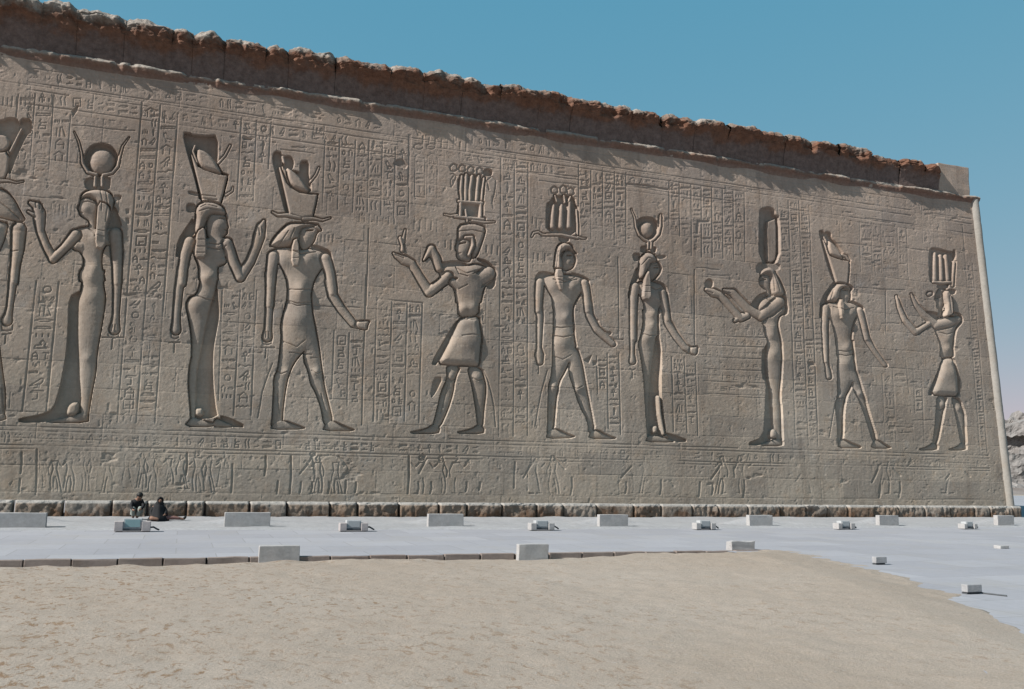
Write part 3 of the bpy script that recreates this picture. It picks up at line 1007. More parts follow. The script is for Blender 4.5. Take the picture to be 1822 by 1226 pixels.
# 1: goddess with horned disc, facing left
carve(1, {'A': (0, 200, K), 'B': (0, 480, K)}, '''
AS h d.07: 540,140,3 572,210,6 592,290,8 600,370,12 640,432,14 700,450,13
AS h d.07: 938,180,3 892,245,7 868,330,10 855,390,13 815,436,14 750,452,13
AR h d.16: 735,222 800,240 846,290 860,350 840,410 790,450 735,462 680,450 632,410 612,350 624,290 668,240
AP h d.12 t.05 w80: 735,258 790,270 828,310 838,355 825,405 790,440 740,452 690,440 655,405 642,355 652,310 685,270
AR h d.08: 615,490 680,470 800,470 800,520 790,560 720,545 630,560
AS h d.07: 692,470,13 690,530,13
AS h d.07: 742,470,13 742,530,13
AR h d.06: 825,608 880,604 872,632 835,640
AP b d.12 w55: 590,600 650,575 720,590 725,700 700,790 690,850 640,850 650,790 610,765 580,745 572,715 560,690 578,660 582,630
APo w d.12 w40: 580,635 590,595 630,565 700,553 765,562 812,590 832,640 822,690 805,740 770,820 700,800 712,700 700,645 640,610 600,618
APo w d.11 w9 t.13: 712,650 790,672 806,740 772,840 776,955 740,1005 692,978 700,830
AR b d.12: 812,690 838,690 890,850 780,850 770,830
AP b d.13 w70: 520,880 555,838 640,825 700,845 790,838 855,845 892,900 860,960 770,960 745,1010 738,1080 745,1150 770,1240 575,1240 572,1160 608,1112 606,1050 575,1005 545,940
AS b d.10 t.02: 560,965,40 590,970,42
ASo b: 838,880,50 848,1000,46 852,1120,38 852,1240,34
BS b: 852,-12,34 850,160,30 843,320,24 838,380,30 832,430,42
ASo b: 548,890,44 470,980,34 385,1062,34
AS b: 385,1062,34 330,960,30 292,860,30 288,800,40 285,730,46 268,680,34 220,655,16
AS b d.07: 240,740,14 205,720,10
BPu b d.13 w75: 575,-10 765,-10 748,60 755,130 768,190 757,300 738,420 712,560 702,650 696,750 672,870 652,985 640,1075 600,1080 584,1030 588,900 576,780 573,640 564,500 566,360 566,240 588,150 600,70
BS b d.12 t.02: 640,55,50 660,90,40
BR b d.14: 505,200 590,150 592,700 590,1060 480,1062 320,1105 140,1106 140,1084 300,1058 390,1018 440,860 488,600 500,400
BP b d.12 w30: 318,1110 420,1084 520,1058 600,1035 645,1055 640,1112
BPo b d.12 w30: 478,1040 492,985 530,958 575,962 572,1030 540,1062 490,1062
BG a r6 d.035: 785,470 800,492 830,497 860,490 866,470
BG a r6 d.035: 740,492 900,492
BG a r6 d.035: 822,500 812,575
AGx b r4 d.02: 600,650 640,645 690,660
AGx b r4 d.015: 575,722 600,728
AGx b r5 d.02: 640,840 690,880 690,900
AB b t.05: 700,900,40 690,1140,46
BB b t.04: 660,60,44 650,200,60 640,640,36
AGx b r4 d.02: 660,635 700,640
AGx b r4 d.016: 590,625 660,610
AB b t.03: 620,700,30
AGx w r4 d.015: 730,560 745,640 740,720
AGx w r4 d.015: 770,570 785,680 770,800
AGx w r3 d.015: 700,860 770,870
AGx w r3 d.015: 700,900 772,910
AGx b r4 d.02: 255,640 262,690
AGx b r4 d.02: 285,640 288,700
AGx b r4 d.02: 310,665 308,720
BGx b r4 d.02: 820,400 812,440
BGx b r4 d.02: 838,400 836,445
''')
# 2: goddess with double crown, facing right, one arm raised
carve(2, {'A': (220, 200, K), 'B': (220, 480, K)}, '''
AR h d.16: 435,150 480,150 500,166 600,172 680,168 682,380 715,440 762,455 735,560 705,675 560,655 530,500 470,300
APx h d.11 w14 t.01: 486,300 500,300 545,392 600,405 640,417 700,444 758,456 732,570 706,664 574,655 550,560 515,420
APo h d.10 w30 t.06: 535,258 600,280 660,335 708,420 712,450 640,430 570,405 540,365 528,320
AS h d.10: 535,214,28
AS h d.10: 602,206,22
AS h d.10: 520,240,10 505,280,9 535,360,9
AS h d.045: 690,365,10 738,312,9 775,240,8
AS h d.045: 745,600,9 790,570,7 795,545,5
AR h d.05: 475,575 545,590 540,605 480,590
AR h d.08: 465,665 520,670 520,720 462,722
AP b d.12 w50: 612,740 660,722 720,728 750,760 752,800 764,832 752,850 756,880 720,905 660,930 600,900
APo w d.12 w42: 520,780 524,700 545,662 600,643 670,652 728,686 748,730 738,742 680,735 635,732 605,775 588,830 570,872 530,885 514,860
APo w d.11 w9 t.13: 530,870 592,830 604,940 604,1062 515,1062 522,960
AR b d.13: 512,760 522,880 440,910 405,1040 380,1045 400,930 450,850
AP b d.13 w60: 470,920 540,890 640,920 740,900 765,940 742,1010 742,1062 720,1090 682,1115 690,1240 548,1240 545,1110 520,1060 500,980
AS b d.11 t.01: 680,1080,42 715,1075,34
ASo b: 478,940,44 448,1030,40 432,1130,36 424,1240,32
BS b: 424,-12,34 400,150,31 385,320,28 382,380,30 380,435,38
ASo b: 755,950,40 800,1085,38 848,1195,38
AS b: 848,1195,38 920,1085,34 965,975,34 985,900,42 1000,830,34 1020,790,14
BP b d.14 w85: 548,-10 690,-10 676,120 655,190 640,240 620,310 588,450 562,600 538,700 528,850 524,1000 522,1085 488,1085 484,1000 470,850 474,720 498,610 490,450 470,340 450,250 478,195 530,180 560,80
BR b d.16: 640,150 676,120 686,230 692,330 672,450 652,560 646,700 652,850 668,1000 684,1068 500,1085 510,700 560,400
BP b d.10 w24: 440,1138 498,1068 600,1100 655,1112 645,1142
BR b d.12: 690,1060 780,1085 890,1140 780,1140
BP b d.10 w24: 640,1142 672,1072 720,1100 800,1130 780,1145
BPo b d.10 w24: 520,1005 580,1005 582,1065 522,1062
BG a r6 d.035: 345,455 348,490 375,505 400,490 405,460
BG a r6 d.035: 330,530 410,528
BG a r6 d.035: 370,535 368,600
AGx b r4 d.02: 690,770 740,775
AGx b r4 d.02: 620,950 690,965 740,930
AB b t.05: 700,970,40 640,1200,44
BB b t.06: 600,60,40 520,250,60
AB b t.03: 690,820,34
AGx b r5 d.03: 700,765 735,768
AGx b r4 d.02: 735,850 757,855
AGx w r4 d.018: 560,690 600,670 680,690
AGx w r4 d.018: 550,720 620,700 720,715
AGx w r3 d.015: 520,930 602,930
AGx w r3 d.015: 518,980 602,980
AGx w r3 d.015: 518,1025 602,1025
AGx b r5 d.02: 610,985 690,1000 745,970
AGx h r4 d.02: 570,600 670,610
AGx h r4 d.02: 575,625 680,635
AGx b r4 d.02: 985,840 990,890
AGx b r4 d.02: 1005,830 1008,870
BGx k r5 d.018: 540,190 600,215 660,215
''')
# 3: falcon headed god, facing right, holding a staff
carve(3, {'A': (430, 240, K), 'B': (430, 490, K)}, '''
AR h d.14: 228,150 250,118 290,130 285,230 320,400 355,570 325,570 290,430 240,230
AR h d.13: 430,190 484,190 484,300 500,340 500,420 440,360 380,260 430,280
AR h d.12: 300,180 325,152 360,160 378,200 370,240 340,260 300,230
APx h d.11 w14 t.01: 268,230 284,230 330,345 360,380 425,418 500,426 556,430 540,510 520,592 440,605 345,575 318,450
APo h d.10 w26 t.06: 322,228 380,262 445,325 500,420 430,408 364,374 332,310
AS h d.09: 333,206,23
AS h d.05: 300,160,11 310,200,9
AS h d.045: 500,340,8 540,290,8 562,238,7
AS h d.07: 224,560,7 262,582,11 330,580,17 425,598,18
AS h d.07: 450,605,18 520,605,13 590,620,8 645,603,5
AP b d.12 w50: 410,690 470,660 535,660 572,682 578,692 560,702 545,720 530,775 485,822 440,835 415,780
AS b d.10: 545,665,18 576,690,7
APo w d.12 w60: 340,638 420,635 535,642 545,655 450,668 425,690 416,760 370,812 210,815 205,790 235,740 285,685
APo w d.11 w9 t.13: 366,770 414,750 425,960 355,962
AR b d.10: 500,800 560,810 640,845 660,905 640,905 600,850 520,830
AP b d.13 w70: 196,850 250,825 350,812 430,840 500,822 600,850 645,885 580,975 532,1050 510,1130 500,1240 335,1240 338,1080 295,970 250,910
AP b d.10 w26: 505,850 545,870 550,970 500,972
ASo b: 228,880,42 215,1000,40 208,1130,34 203,1240,32
BS b: 203,-12,33 208,110,31 198,280,26 192,390,27 186,445,38
ASo b: 612,900,42 642,1000,38 660,1120,36 662,1150,34
BS b: 640,40,36 662,145,35 725,240,33 815,350,28 850,362,24
BPo c d.09 w22: 835,332 900,325 935,330 918,360 912,398 850,388 825,365
BP b d.13 w80: 322,-10 518,-10 505,120 510,200 520,290 542,390 545,450 480,520 430,575 380,640 340,730 318,850 302,980 300,1050 290,1112 215,1112 226,1000 232,860 236,740 262,690 275,600 290,450 285,350 310,250 332,180 335,90
BP b d.12 w56: 470,440 540,400 562,500 582,650 602,800 640,950 664,1050 640,1085 598,1080 580,960 540,850 500,780 488,700 448,610
BP b d.09 w24: 210,1120 240,1068 310,1055 400,1085 472,1116
BP b d.09 w24: 592,1128 612,1080 662,1055 740,1092 838,1132
BG t r5 d.03: 225,640 190,730 150,850 135,950 118,1035
BG a r6 d.035: 150,470 158,498 188,505 215,495 222,470
BG a r6 d.035: 145,525 240,525
BG a r6 d.035: 178,530 172,600
AG s r5 d.035: 925,680 918,900 912,1100 905,1240
BG s r5 d.035: 907,0 902,150 898,318
BG s r5 d.035: 895,410 885,700 875,1085
AGx b r4 d.02: 470,690 510,695
BGx k r5 d.022: 335,195 400,222 490,210
BGx b r5 d.015: 505,600 550,598
AB b t.07: 300,920,60 480,900,60 430,1110,50
BB b t.07: 430,140,46 400,330,80 330,700,30 545,700,30
AB b t.03: 470,750,34
AGx b r6 d.035: 470,695 520,690
AGx b r4 d.02: 540,705 575,690
AGx w r4 d.02: 340,700 300,760 270,800
AGx w r4 d.02: 385,680 350,760
AGx w r3 d.015: 362,850 420,850
AGx w r3 d.015: 362,900 420,900
AGx b r5 d.022: 345,835 430,870 540,850
BGx b r4 d.02: 345,100 420,110 505,100
BGx k r5 d.02: 332,180 400,205 495,195
BGx k r4 d.016: 300,480 400,520 460,470
BGx b r4 d.018: 250,690 290,715 330,700
BGx b r4 d.018: 510,690 545,715 580,695
BGx b r4 d.018: 260,860 275,1000
BGx b r4 d.018: 580,860 610,980
BGx b r4 d.02: 178,410 176,450
BGx b r4 d.02: 195,410 196,455
BGx h r4 d.02: 350,560 510,575
''')
# 4: king in a kilt with the tall bundle crown, facing left
carve(4, {'A': (660, 240, K), 'B': (660, 490, K)}, '''
AG h r7 d.04: 600,210 575,232 582,258 604,266 628,252 626,222 600,210
AG h r7 d.04: 662,216 640,236 645,262 668,270 690,255 688,228 662,216
AG h r7 d.04: 727,226 704,246 710,272 730,280 752,266 750,238 727,226
AG h r7 d.04: 792,236 770,254 774,280 794,290 816,276 812,248 792,236
AR h d.09: 850,245 880,262 878,290 850,296 822,282 824,258
AG h r5 d.03: 580,285 600,282 622,300 605,350 585,380 580,330 600,300
AG h r5 d.03: 825,300 845,340 860,400 845,330 880,300 912,330 900,420 880,500
AR h d.09: 635,285 830,300 820,470 640,470
AS h d.08: 662,300,13 655,400,15 660,470,13
AS h d.08: 695,290,15 692,380,17 690,470,15
AS h d.08: 738,300,15 722,400,17 722,470,15
AS h d.08: 786,300,15 775,400,15 770,470,15
AS h d.08: 825,310,9 812,400,11 806,470,11
AR h d.10: 640,480 815,480 815,605 625,600
AS h d.07: 640,480,13 810,494,13
AS h d.08: 655,490,15 652,585,15
AS h d.08: 800,490,14 800,590,14
AS h d.08: 716,548,30
AS h d.08: 778,560,22
AS h d.08: 690,545,10 705,640,9
AS h d.07: 615,592,14 820,612,14
AS h d.05: 535,578,5 580,588,8 630,582,10
AS h d.05: 740,622,10 820,635,10 900,632,5
AP b d.12 w55: 632,720 680,690 745,700 740,800 735,890 720,925 640,905 622,880 626,850 612,815 628,780
APo h d.11 w24: 632,655 720,638 780,645 842,672 815,770 770,890 735,895 745,780 735,742 695,735 660,760 630,770
ASo b d.10: 690,745,13 735,745,16 744,800,15 715,870,14
ASo b d.10: 715,920,28
AR b d.12: 760,895 840,915 890,960 905,1030 895,1112 840,1112 870,960
AR b d.07: 490,935 620,915 690,935 690,955 500,960
AP b d.13 w60: 488,965 610,945 700,952 760,930 850,958 898,990 900,1050 845,1088 822,1120 800,1240 622,1240 612,1130 565,1050 505,1030
ASo b: 560,1035,40 500,1085,36 425,1140,38
AS b: 425,1140,38 355,1030,33 300,935,30 245,908,36 190,880,20 165,860,8
ASo b d.09: 498,970,30 478,900,34 440,830,34 405,880,16 385,910,8
ASo b t.03: 860,1005,52 770,1060,52 680,1120,46 600,1070,32
BP b d.13 w60: 622,-10 802,-10 805,120 790,200 788,290 635,305 632,180
BR k d.10: 442,640 480,648 640,350 625,330 540,470
BPo k d.12 w55: 636,318 700,300 790,292 800,380 812,450 800,560 792,655 760,662 620,655 478,645 540,530 590,430
BP b d.11 w36: 552,655 655,655 612,760 602,850 562,980 505,1105 450,1108 488,960 512,850 552,765 556,720
BP b d.11 w40: 700,660 802,668 832,760 842,830 828,960 816,1110 780,1100 768,980 738,800
BP b d.09 w24: 262,1146 400,1118 460,1080 505,1108 492,1152
BP b d.09 w24: 605,1146 740,1116 778,1085 828,1108 820,1152
BR b d.05: 460,745 520,745 470,850 435,890
BG t r5 d.03: 820,690 850,760 875,850 895,950 908,1100
ASo c d.05: 230,838,16 228,800,10 215,750,14
AS c d.05: 232,780,16 250,690,7
AGx b r4 d.02: 650,790 690,785
AGx b r5 d.02: 620,960 640,1010 700,1030
BGx k r5 d.025: 636,300 700,318 790,285
BGx k r5 d.015: 660,440 740,430 790,440
AB b t.06: 560,1000,40 720,1000,50
BB b t.07: 740,240,40 670,240,36 700,480,70
BB b t.05: 580,730,30 770,740,34
AGx b r6 d.035: 645,790 690,780
AGx b r4 d.02: 625,860 655,858
AB b t.03: 670,840,30
AGx h r4 d.02: 640,700 740,690 830,710
AGx b r5 d.022: 620,965 690,1010 790,980
AGx b r4 d.02: 700,1090 640,1120
AGx b r4 d.02: 180,870 240,895
AGx b r4 d.02: 200,862 260,885
BGx k r4 d.018: 640,325 785,318
BGx b r4 d.018: 560,745 590,765 615,750
BGx b r4 d.018: 740,745 780,765 825,750
BGx b r4 d.016: 560,800 510,1000
''')
# 5: god with the three bundle crown, facing right
carve(5, {'A': (900, 290, K2), 'B': (900, 540, K2)}, '''
AR h d.11: 345,345 380,325 400,285 500,270 575,290 585,350 605,370 604,605 345,595
AG h r8 d.05: 408,196 380,215 386,248 410,258 436,244 436,212 408,196
AG h r8 d.05: 484,185 456,210 462,248 486,256 512,242 512,206 484,185
AG h r8 d.05: 546,206 515,226 522,262 548,272 575,256 572,222 546,206
AS h d.10: 415,275,10 430,320,12
AS h d.10: 490,275,12 500,330,8
AS h d.10: 545,280,10 530,320,10
AS h d.11: 405,355,15 398,450,22 395,530,26
AS h d.11: 472,355,16 468,450,24 465,530,27
AS h d.11: 540,330,16 536,440,22 534,530,26
AS h d.10: 402,556,26
AS h d.10: 470,560,26
AS h d.10: 540,565,26
AS h d.06: 345,600,12 470,600,12 605,628,12
AS h d.05: 220,615,7 235,585,9 275,578,9 310,602,10 360,602,10
AS h d.05: 605,620,10 640,632,8 672,632,5
AS h d.08: 595,390,9 605,520,9 604,600,9
AR h d.08: 450,610 530,610 525,660 450,650
AS h d.07: 490,625,20
AP b d.12 w46: 470,800 500,735 560,730 582,780 590,815 582,850 562,885 505,905 478,880
APo w d.12 w42: 400,905 418,740 440,685 490,660 550,680 582,740 600,762 570,745 520,712 465,755 480,850 478,910
APo w d.11 w9 t.13: 405,890 478,890 478,1090 432,1060
AR b d.09: 250,960 290,910 400,930 400,950 300,960 262,1010
AR b d.09: 535,920 640,945 700,985 690,1010 640,970
AP b d.13 w66: 262,975 310,950 420,930 560,935 650,955 692,990 650,1060 612,1130 580,1180 565,1240 398,1240 395,1140 362,1080 320,1010
ASo b: 288,1000,38 280,1100,36 276,1240,29
BS b: 276,-12,29 288,120,28 282,280,23 280,370,20 283,430,38 288,490,26
ASo b: 664,1005,34 680,1100,33 692,1240,30
BS b: 692,-12,31 705,100,33 768,215,33 850,290,30 900,335,27
BSo c d.07: 930,332,38
BG c r6 d.04: 890,298 985,302
BP b d.13 w70: 402,-10 568,-10 570,140 580,290 595,370 560,420 540,480 500,575 452,660 430,800 416,950 408,1050 352,1100 356,1000 360,800 360,700 388,600 395,480 395,340 405,180
BP b d.12 w52: 545,400 600,365 642,480 682,700 722,900 752,1060 700,1092 690,980 620,850 570,690 530,580
BP b d.09 w24: 342,1132 360,1072 420,1048 505,1088 592,1124
BP b d.09 w24: 696,1132 722,1072 770,1060 850,1104 938,1136
BR b d.06: 835,238 888,240 870,272
BR b d.05: 740,130 778,140 770,170
BG t r5 d.03: 350,560 300,740 270,900 248,1030
BG a r6 d.03: 255,505 270,520 300,515
BG a r6 d.03: 278,520 275,590
AG s r5 d.03: 942,790 945,1000 950,1240
BG s r5 d.03: 950,0 950,150 950,296
BG s r5 d.03: 952,410 958,700 965,1095
AGx b r4 d.02: 520,770 555,775
AGx b r4 d.02: 490,960 530,985 580,960
BGx k r5 d.022: 405,195 470,205 560,190
AB b t.06: 390,1030,56 560,1030,52
BB b t.07: 500,120,42 460,320,74 405,700,32 600,720,32
AGx b r6 d.035: 520,775 560,772
AGx b r4 d.02: 555,850 580,845
AB b t.03: 525,830,28
AGx w r4 d.018: 440,740 425,880
AGx w r4 d.018: 470,700 460,800
AGx w r3 d.015: 415,960 472,960
AGx w r3 d.015: 415,1010 472,1010
AGx b r5 d.022: 400,975 490,1000 600,975
BGx k r5 d.022: 405,270 480,285 578,260
BGx k r4 d.016: 400,440 480,470 550,430
BGx b r4 d.018: 365,690 405,705 440,690
BGx b r4 d.018: 560,690 600,715 650,690
BGx b r4 d.016: 385,820 385,980
BGx b r4 d.016: 640,820 690,980
''')
# 6: goddess with small horned disc, facing right
carve(6, {'A': (1080, 340, K2), 'B': (1080, 550, K2)}, '''
AS h d.06: 205,150,4 235,220,7 245,300,10 275,370,12 320,408,13 350,420,12
AS h d.07: 452,200,9 452,290,12 435,360,13 400,400,13 370,420,12
AR h d.06: 432,200 468,205 455,280 436,280
AR h d.14: 335,218 395,228 425,270 425,340 400,385 345,405 290,385 262,330 255,250 285,228
AP h d.12 t.02 w70: 335,246 384,260 402,305 400,350 375,380 335,390 300,375 278,340 278,298 300,268
AS h d.07: 348,420,12 345,480,12
AS h d.07: 375,430,12 372,480,12
AR h d.09: 285,470 340,460 340,500 290,510
AR h d.09: 380,470 412,475 405,510 380,505
AR h d.09: 222,525 275,525 265,580 228,580
AR h d.04: 425,540 490,545 480,560 430,565
AP b d.12 w46: 350,640 370,600 420,580 440,600 452,635 458,650 446,690 400,745 355,740
APo w d.12 w42: 262,735 270,600 285,545 335,508 390,520 424,565 420,590 375,598 352,640 335,700 310,735
APo w d.11 w9 t.13: 310,715 350,655 362,780 362,918 288,912 300,800
AR b d.12: 262,620 262,735 212,790 195,890 180,895 200,780
AR b d.09: 400,755 460,770 505,820 520,960 500,960 480,850
AP b d.13 w60: 215,800 260,765 330,745 400,760 470,780 495,830 480,900 460,950 440,990 432,1060 440,1240 285,1240 318,1110 318,960 270,850
AS b d.11 t.01: 430,905,36 450,910,30
ASo b: 240,800,36 226,900,35 222,1050,31 222,1240,29
BS b: 222,-12,29 216,200,26 214,340,19 214,385,20 216,435,30
ASo b: 472,850,30 495,960,26 510,1080,26
BS b: 480,-60,26 510,110,31 590,235,31 660,320,28 700,345,28
BPo c d.07 w20: 705,318 770,308 755,385 712,382 690,350
BP b d.14 w80: 300,-10 438,-10 430,60 420,210 408,310 390,450 374,600 364,750 360,900 362,1085 345,1080 332,900 322,700 312,560 290,400 265,290 290,220 310,90
BR b d.16: 420,60 432,210 452,310 457,450 446,600 452,740 470,880 492,1045 345,1080 350,700 380,300
BSo b d.12: 435,740,18 445,880,20 475,1045,16
BP b d.09 w24: 328,1112 352,1058 400,1062 480,1072 565,1095 560,1116
BR b d.10: 490,1040 570,1062 684,1106 580,1112
BPo b d.10 w24: 385,985 425,975 435,1010 420,1040 390,1040
BG a r6 d.03: 195,500 215,515 240,500
BG a r6 d.03: 216,515 215,580
AG s r5 d.028: 735,660 735,900 735,1240
BG s r5 d.028: 736,0 737,150 738,300
AGx b r4 d.02: 400,615 435,622
AB b t.06: 380,880,40 380,1130,44
BB b t.06: 390,40,36 330,240,54
AGx b r5 d.035: 400,640 435,640
AGx b r4 d.02: 420,700 446,700
AB b t.03: 405,680,26
AGx w r4 d.018: 290,620 340,560 400,570
AGx w r3 d.015: 300,800 360,800
AGx w r3 d.015: 295,850 360,850
AGx b r4 d.02: 360,800 410,830 460,810
BGx k r4 d.018: 300,205 360,225 410,215
''')
# 7: goddess with a tall plume offering two bowls, facing left
carve(7, {'A': (1230, 340, K2), 'B': (1300, 560, K2)}, '''
AR h d.17: 574,605 580,170 600,145 650,135 692,150 702,205 737,212 742,605
AP h d.17 t-.10 w12: 640,250 690,235 728,215 732,560 690,600 640,590
AS h d.15: 642,510,36
AS h d.12: 645,570,18
AR h d.05: 550,640 580,600 740,610 740,660 560,690
AP b d.12 w46: 582,720 620,690 668,690 672,800 680,880 640,870 640,825 605,812 578,785 572,745
APo w d.12 w46: 576,712 590,665 625,640 665,632 705,655 735,720 768,790 795,868 740,885 690,872 668,800 676,715 640,690 600,700
AR b d.13: 752,870 790,880 812,970 806,1036 730,1036
AR b d.11: 508,945 560,880 625,850 640,870 580,990 530,960
AP b d.13 w56: 560,985 600,900 680,870 740,880 792,920 802,990 780,1030 735,1060 722,1240 628,1240 612,1120
ASo b: 470,1045,28 420,1065,32 360,1000,30 300,930,32 240,870,30 190,852,36 130,825,18
AS b d.08: 440,1040,22 370,1085,18
ASo b t.02: 745,930,50 660,1000,50 590,1050,40
AS b: 590,1050,38 480,985,36 400,900,32 350,850,34 300,838,20 275,828,10
ASo c d.08: 318,795,28
AR c d.07: 150,735 180,760 178,800 150,815 122,800 122,760
AS c d.07: 150,772,20
BP b d.14 w62: 292,30 395,20 408,130 432,230 437,330 432,500 416,680 430,800 432,950 442,1062 400,1060 370,960 358,800 348,640 322,520 308,400 318,280 305,150
BR b d.15: 288,290 318,230 345,600 372,960 345,1050 240,1092 138,1084 280,1030 295,800 308,560 270,528 270,300
BP b d.10 w24: 242,1098 340,1060 400,1040 442,1060 438,1100
BPo b d.11 w26: 335,1020 342,965 375,955 402,985 400,1030 355,1040
AGx b r4 d.02: 590,735 640,722
AB b t.05: 610,960,40 680,1150,40
BB b t.05: 350,170,36 370,330,54
AGx b r5 d.035: 590,745 630,740
AGx b r4 d.02: 585,790 610,795
AGx w r4 d.018: 690,680 740,840
AGx w r4 d.018: 640,680 690,720 700,840
AGx b r4 d.02: 620,880 660,920 720,900
AGx b r4 d.02: 285,845 330,855
AGx b r4 d.02: 120,835 180,855
AGx h r4 d.02: 640,260 655,560
''')
# 8: falcon headed god with double crown, facing right
carve(8, {'A': (1420, 380, K2), 'B': (1300, 560, K2)}, '''
AR h d.10: 180,150 210,142 215,220 245,340 320,560 300,565 250,430 205,240
AR h d.10: 222,170 245,152 272,165 275,205 340,270 385,345 372,385 300,270 240,215
APx h d.10 w12 t.01: 205,215 220,215 270,350 320,372 380,386 432,398 430,480 420,590 320,578 290,480
APo h d.09 w20 t.05: 250,218 305,255 350,320 386,388 330,368 272,348 252,300
AS h d.08: 246,188,22
AS h d.05: 430,390,8 405,360,12 370,345,10
AP b d.12 w42: 350,690 370,635 420,608 452,612 462,630 442,650 448,690 440,735 385,750 355,740
APo w d.12 w46: 240,742 250,690 285,630 335,580 420,590 455,615 400,612 362,640 352,700 345,742
APo w d.11 w9 t.13: 330,720 378,720 376,890 338,888
AR b d.11: 300,575 330,585 270,660 245,740 205,760 205,870 185,870 195,720
AR b d.09: 440,730 500,755 550,790 545,830 500,790
AP b d.13 w60: 212,770 250,748 340,742 440,740 500,765 535,800 490,870 462,950 452,1030 452,1240 338,1240 312,1000 280,890 250,850
ASo b: 238,790,29 226,950,28 232,1100,24 237,1240,19
BS b: 803,377,19 812,430,15 820,470,24 828,520,24
ASo b: 522,810,27 548,920,26 580,1050,25
AS b: 580,1050,25 630,1130,22 700,1225,19 735,1270,18
ASo c d.05: 760,1270,20
AG c r5 d.03: 715,1232 780,1228
BP b d.13 w56: 902,200 1030,200 1032,290 1046,400 1056,480 1015,610 972,690 952,800 945,1050 912,1115 905,1000 890,800 884,735 904,690 900,550 902,400 915,300
BP b d.11 w40: 1030,470 1062,470 1115,640 1165,820 1235,1050 1200,1070 1150,900 1085,720 1030,620
BP b d.08 w20: 900,1115 930,1050 945,1045 1020,1080 1095,1108 1080,1118
BP b d.08 w20: 1180,1118 1205,1062 1235,1050 1300,1090 1350,1122
BG t r4 d.025: 880,740 860,850 830,1030
AG s r4 d.02: 735,650 738,800 740,1000
AGx b r4 d.02: 395,640 430,645
BGx k r4 d.02: 915,300 970,310 1030,290
AB b t.06: 330,840,46 440,840,44
BB b t.06: 980,270,36 970,400,56 920,690,26 1090,660,26
AGx b r5 d.03: 390,640 430,636
AB b t.03: 405,690,26
AGx w r4 d.018: 300,640 270,720
AGx b r4 d.02: 300,780 370,810 470,790
BGx k r4 d.02: 905,330 970,345 1040,330
BGx b r4 d.016: 890,690 925,705 960,690
''')
# 9: king in a kilt raising both hands, facing left
carve(9, {'A': (1560, 400, 1226 / 260), 'B': (1560, 580, 1226 / 260)}, '''
AR h d.10: 445,220 475,190 640,240 655,205 660,280 635,330 640,510 480,480 448,470
AS h d.09: 492,240,14 492,360,20 492,455,22
AS h d.09: 540,260,16 545,360,20 548,455,20
AS h d.09: 585,260,16 595,360,20 602,455,20
AS h d.06: 655,310,9 645,420,12 640,510,12
AS h d.06: 480,478,13 550,485,15 620,480,13
AR h d.07: 520,490 600,495 600,530 510,530
AR h d.07: 600,545 660,545 655,580 605,575
AP b d.12 w36: 492,600 520,540 565,522 590,545 580,640 560,700 560,770 525,765 528,705 505,690 512,650 490,625
APo w d.11 w14 t.1: 560,575 590,545 618,580 638,660 640,750 590,775 560,770 585,690
AS b d.06: 440,580,20 455,575,16
AR b d.12: 410,730 500,735 530,770 510,790 450,780
AR b d.10: 640,735 700,745 722,800 700,840 690,770
AP b d.13 w56: 510,800 560,770 650,765 700,790 705,830 670,870 652,950 645,1030 648,1120 535,1120 538,1020 520,950 490,880
ASo b: 440,830,22 330,900,26 240,800,25 190,690,20 165,600,10
ASo b t.02: 685,795,32 600,820,42 510,842,38
AS b: 510,842,34 405,755,28 340,680,22 305,610,16 290,580,8
BP b d.12 w50: 535,180 648,180 648,270 545,275
BR k d.10: 432,570 470,578 560,350 545,310 500,430
BPo k d.12 w50: 546,285 600,268 645,270 668,350 688,430 696,590 600,588 458,578 505,450
BP b d.11 w30: 512,588 592,588 572,690 552,800 512,990 474,1000 494,850 504,700
BP b d.11 w32: 632,596 700,615 742,730 748,850 756,1010 712,990 688,850 652,680
BP b d.08 w20: 345,1040 430,1016 478,978 516,1000 510,1040
BP b d.08 w20: 595,1040 680,1016 718,978 758,1000 752,1040
AGx b r4 d.02: 505,600 540,592
BGx k r5 d.02: 545,278 600,262 640,262
AB b t.05: 600,950,40 600,1040,34
BB b t.05: 600,400,60 560,660,24 690,690,26
AGx b r4 d.03: 505,615 545,605
AGx w r4 d.016: 600,600 615,740
BGx b r4 d.016: 510,690 540,705 570,690
AGx b r4 d.016: 530,900 590,920 650,900
''')

# final fine grain over everything that was carved
Z += .0022 * fbm(UU * 22, SS * 22, 2, 71)

# ------------------------------------------------------------------ build the temple
temple = empty('temple', (14.0, WALL_D, 0.0),
               'long sandstone temple wall carved with giant figures under a broken cornice', 'temple')
T0 = np.array([14.0, WALL_D, 0.0])
NRM = np.array([0, -CB, SB])                     # outward


def wall_xyz(u, s, o):
    return np.stack([u + 0 * s, WALL_D + s * SB - o * CB, s * CB + o * SB], -1)


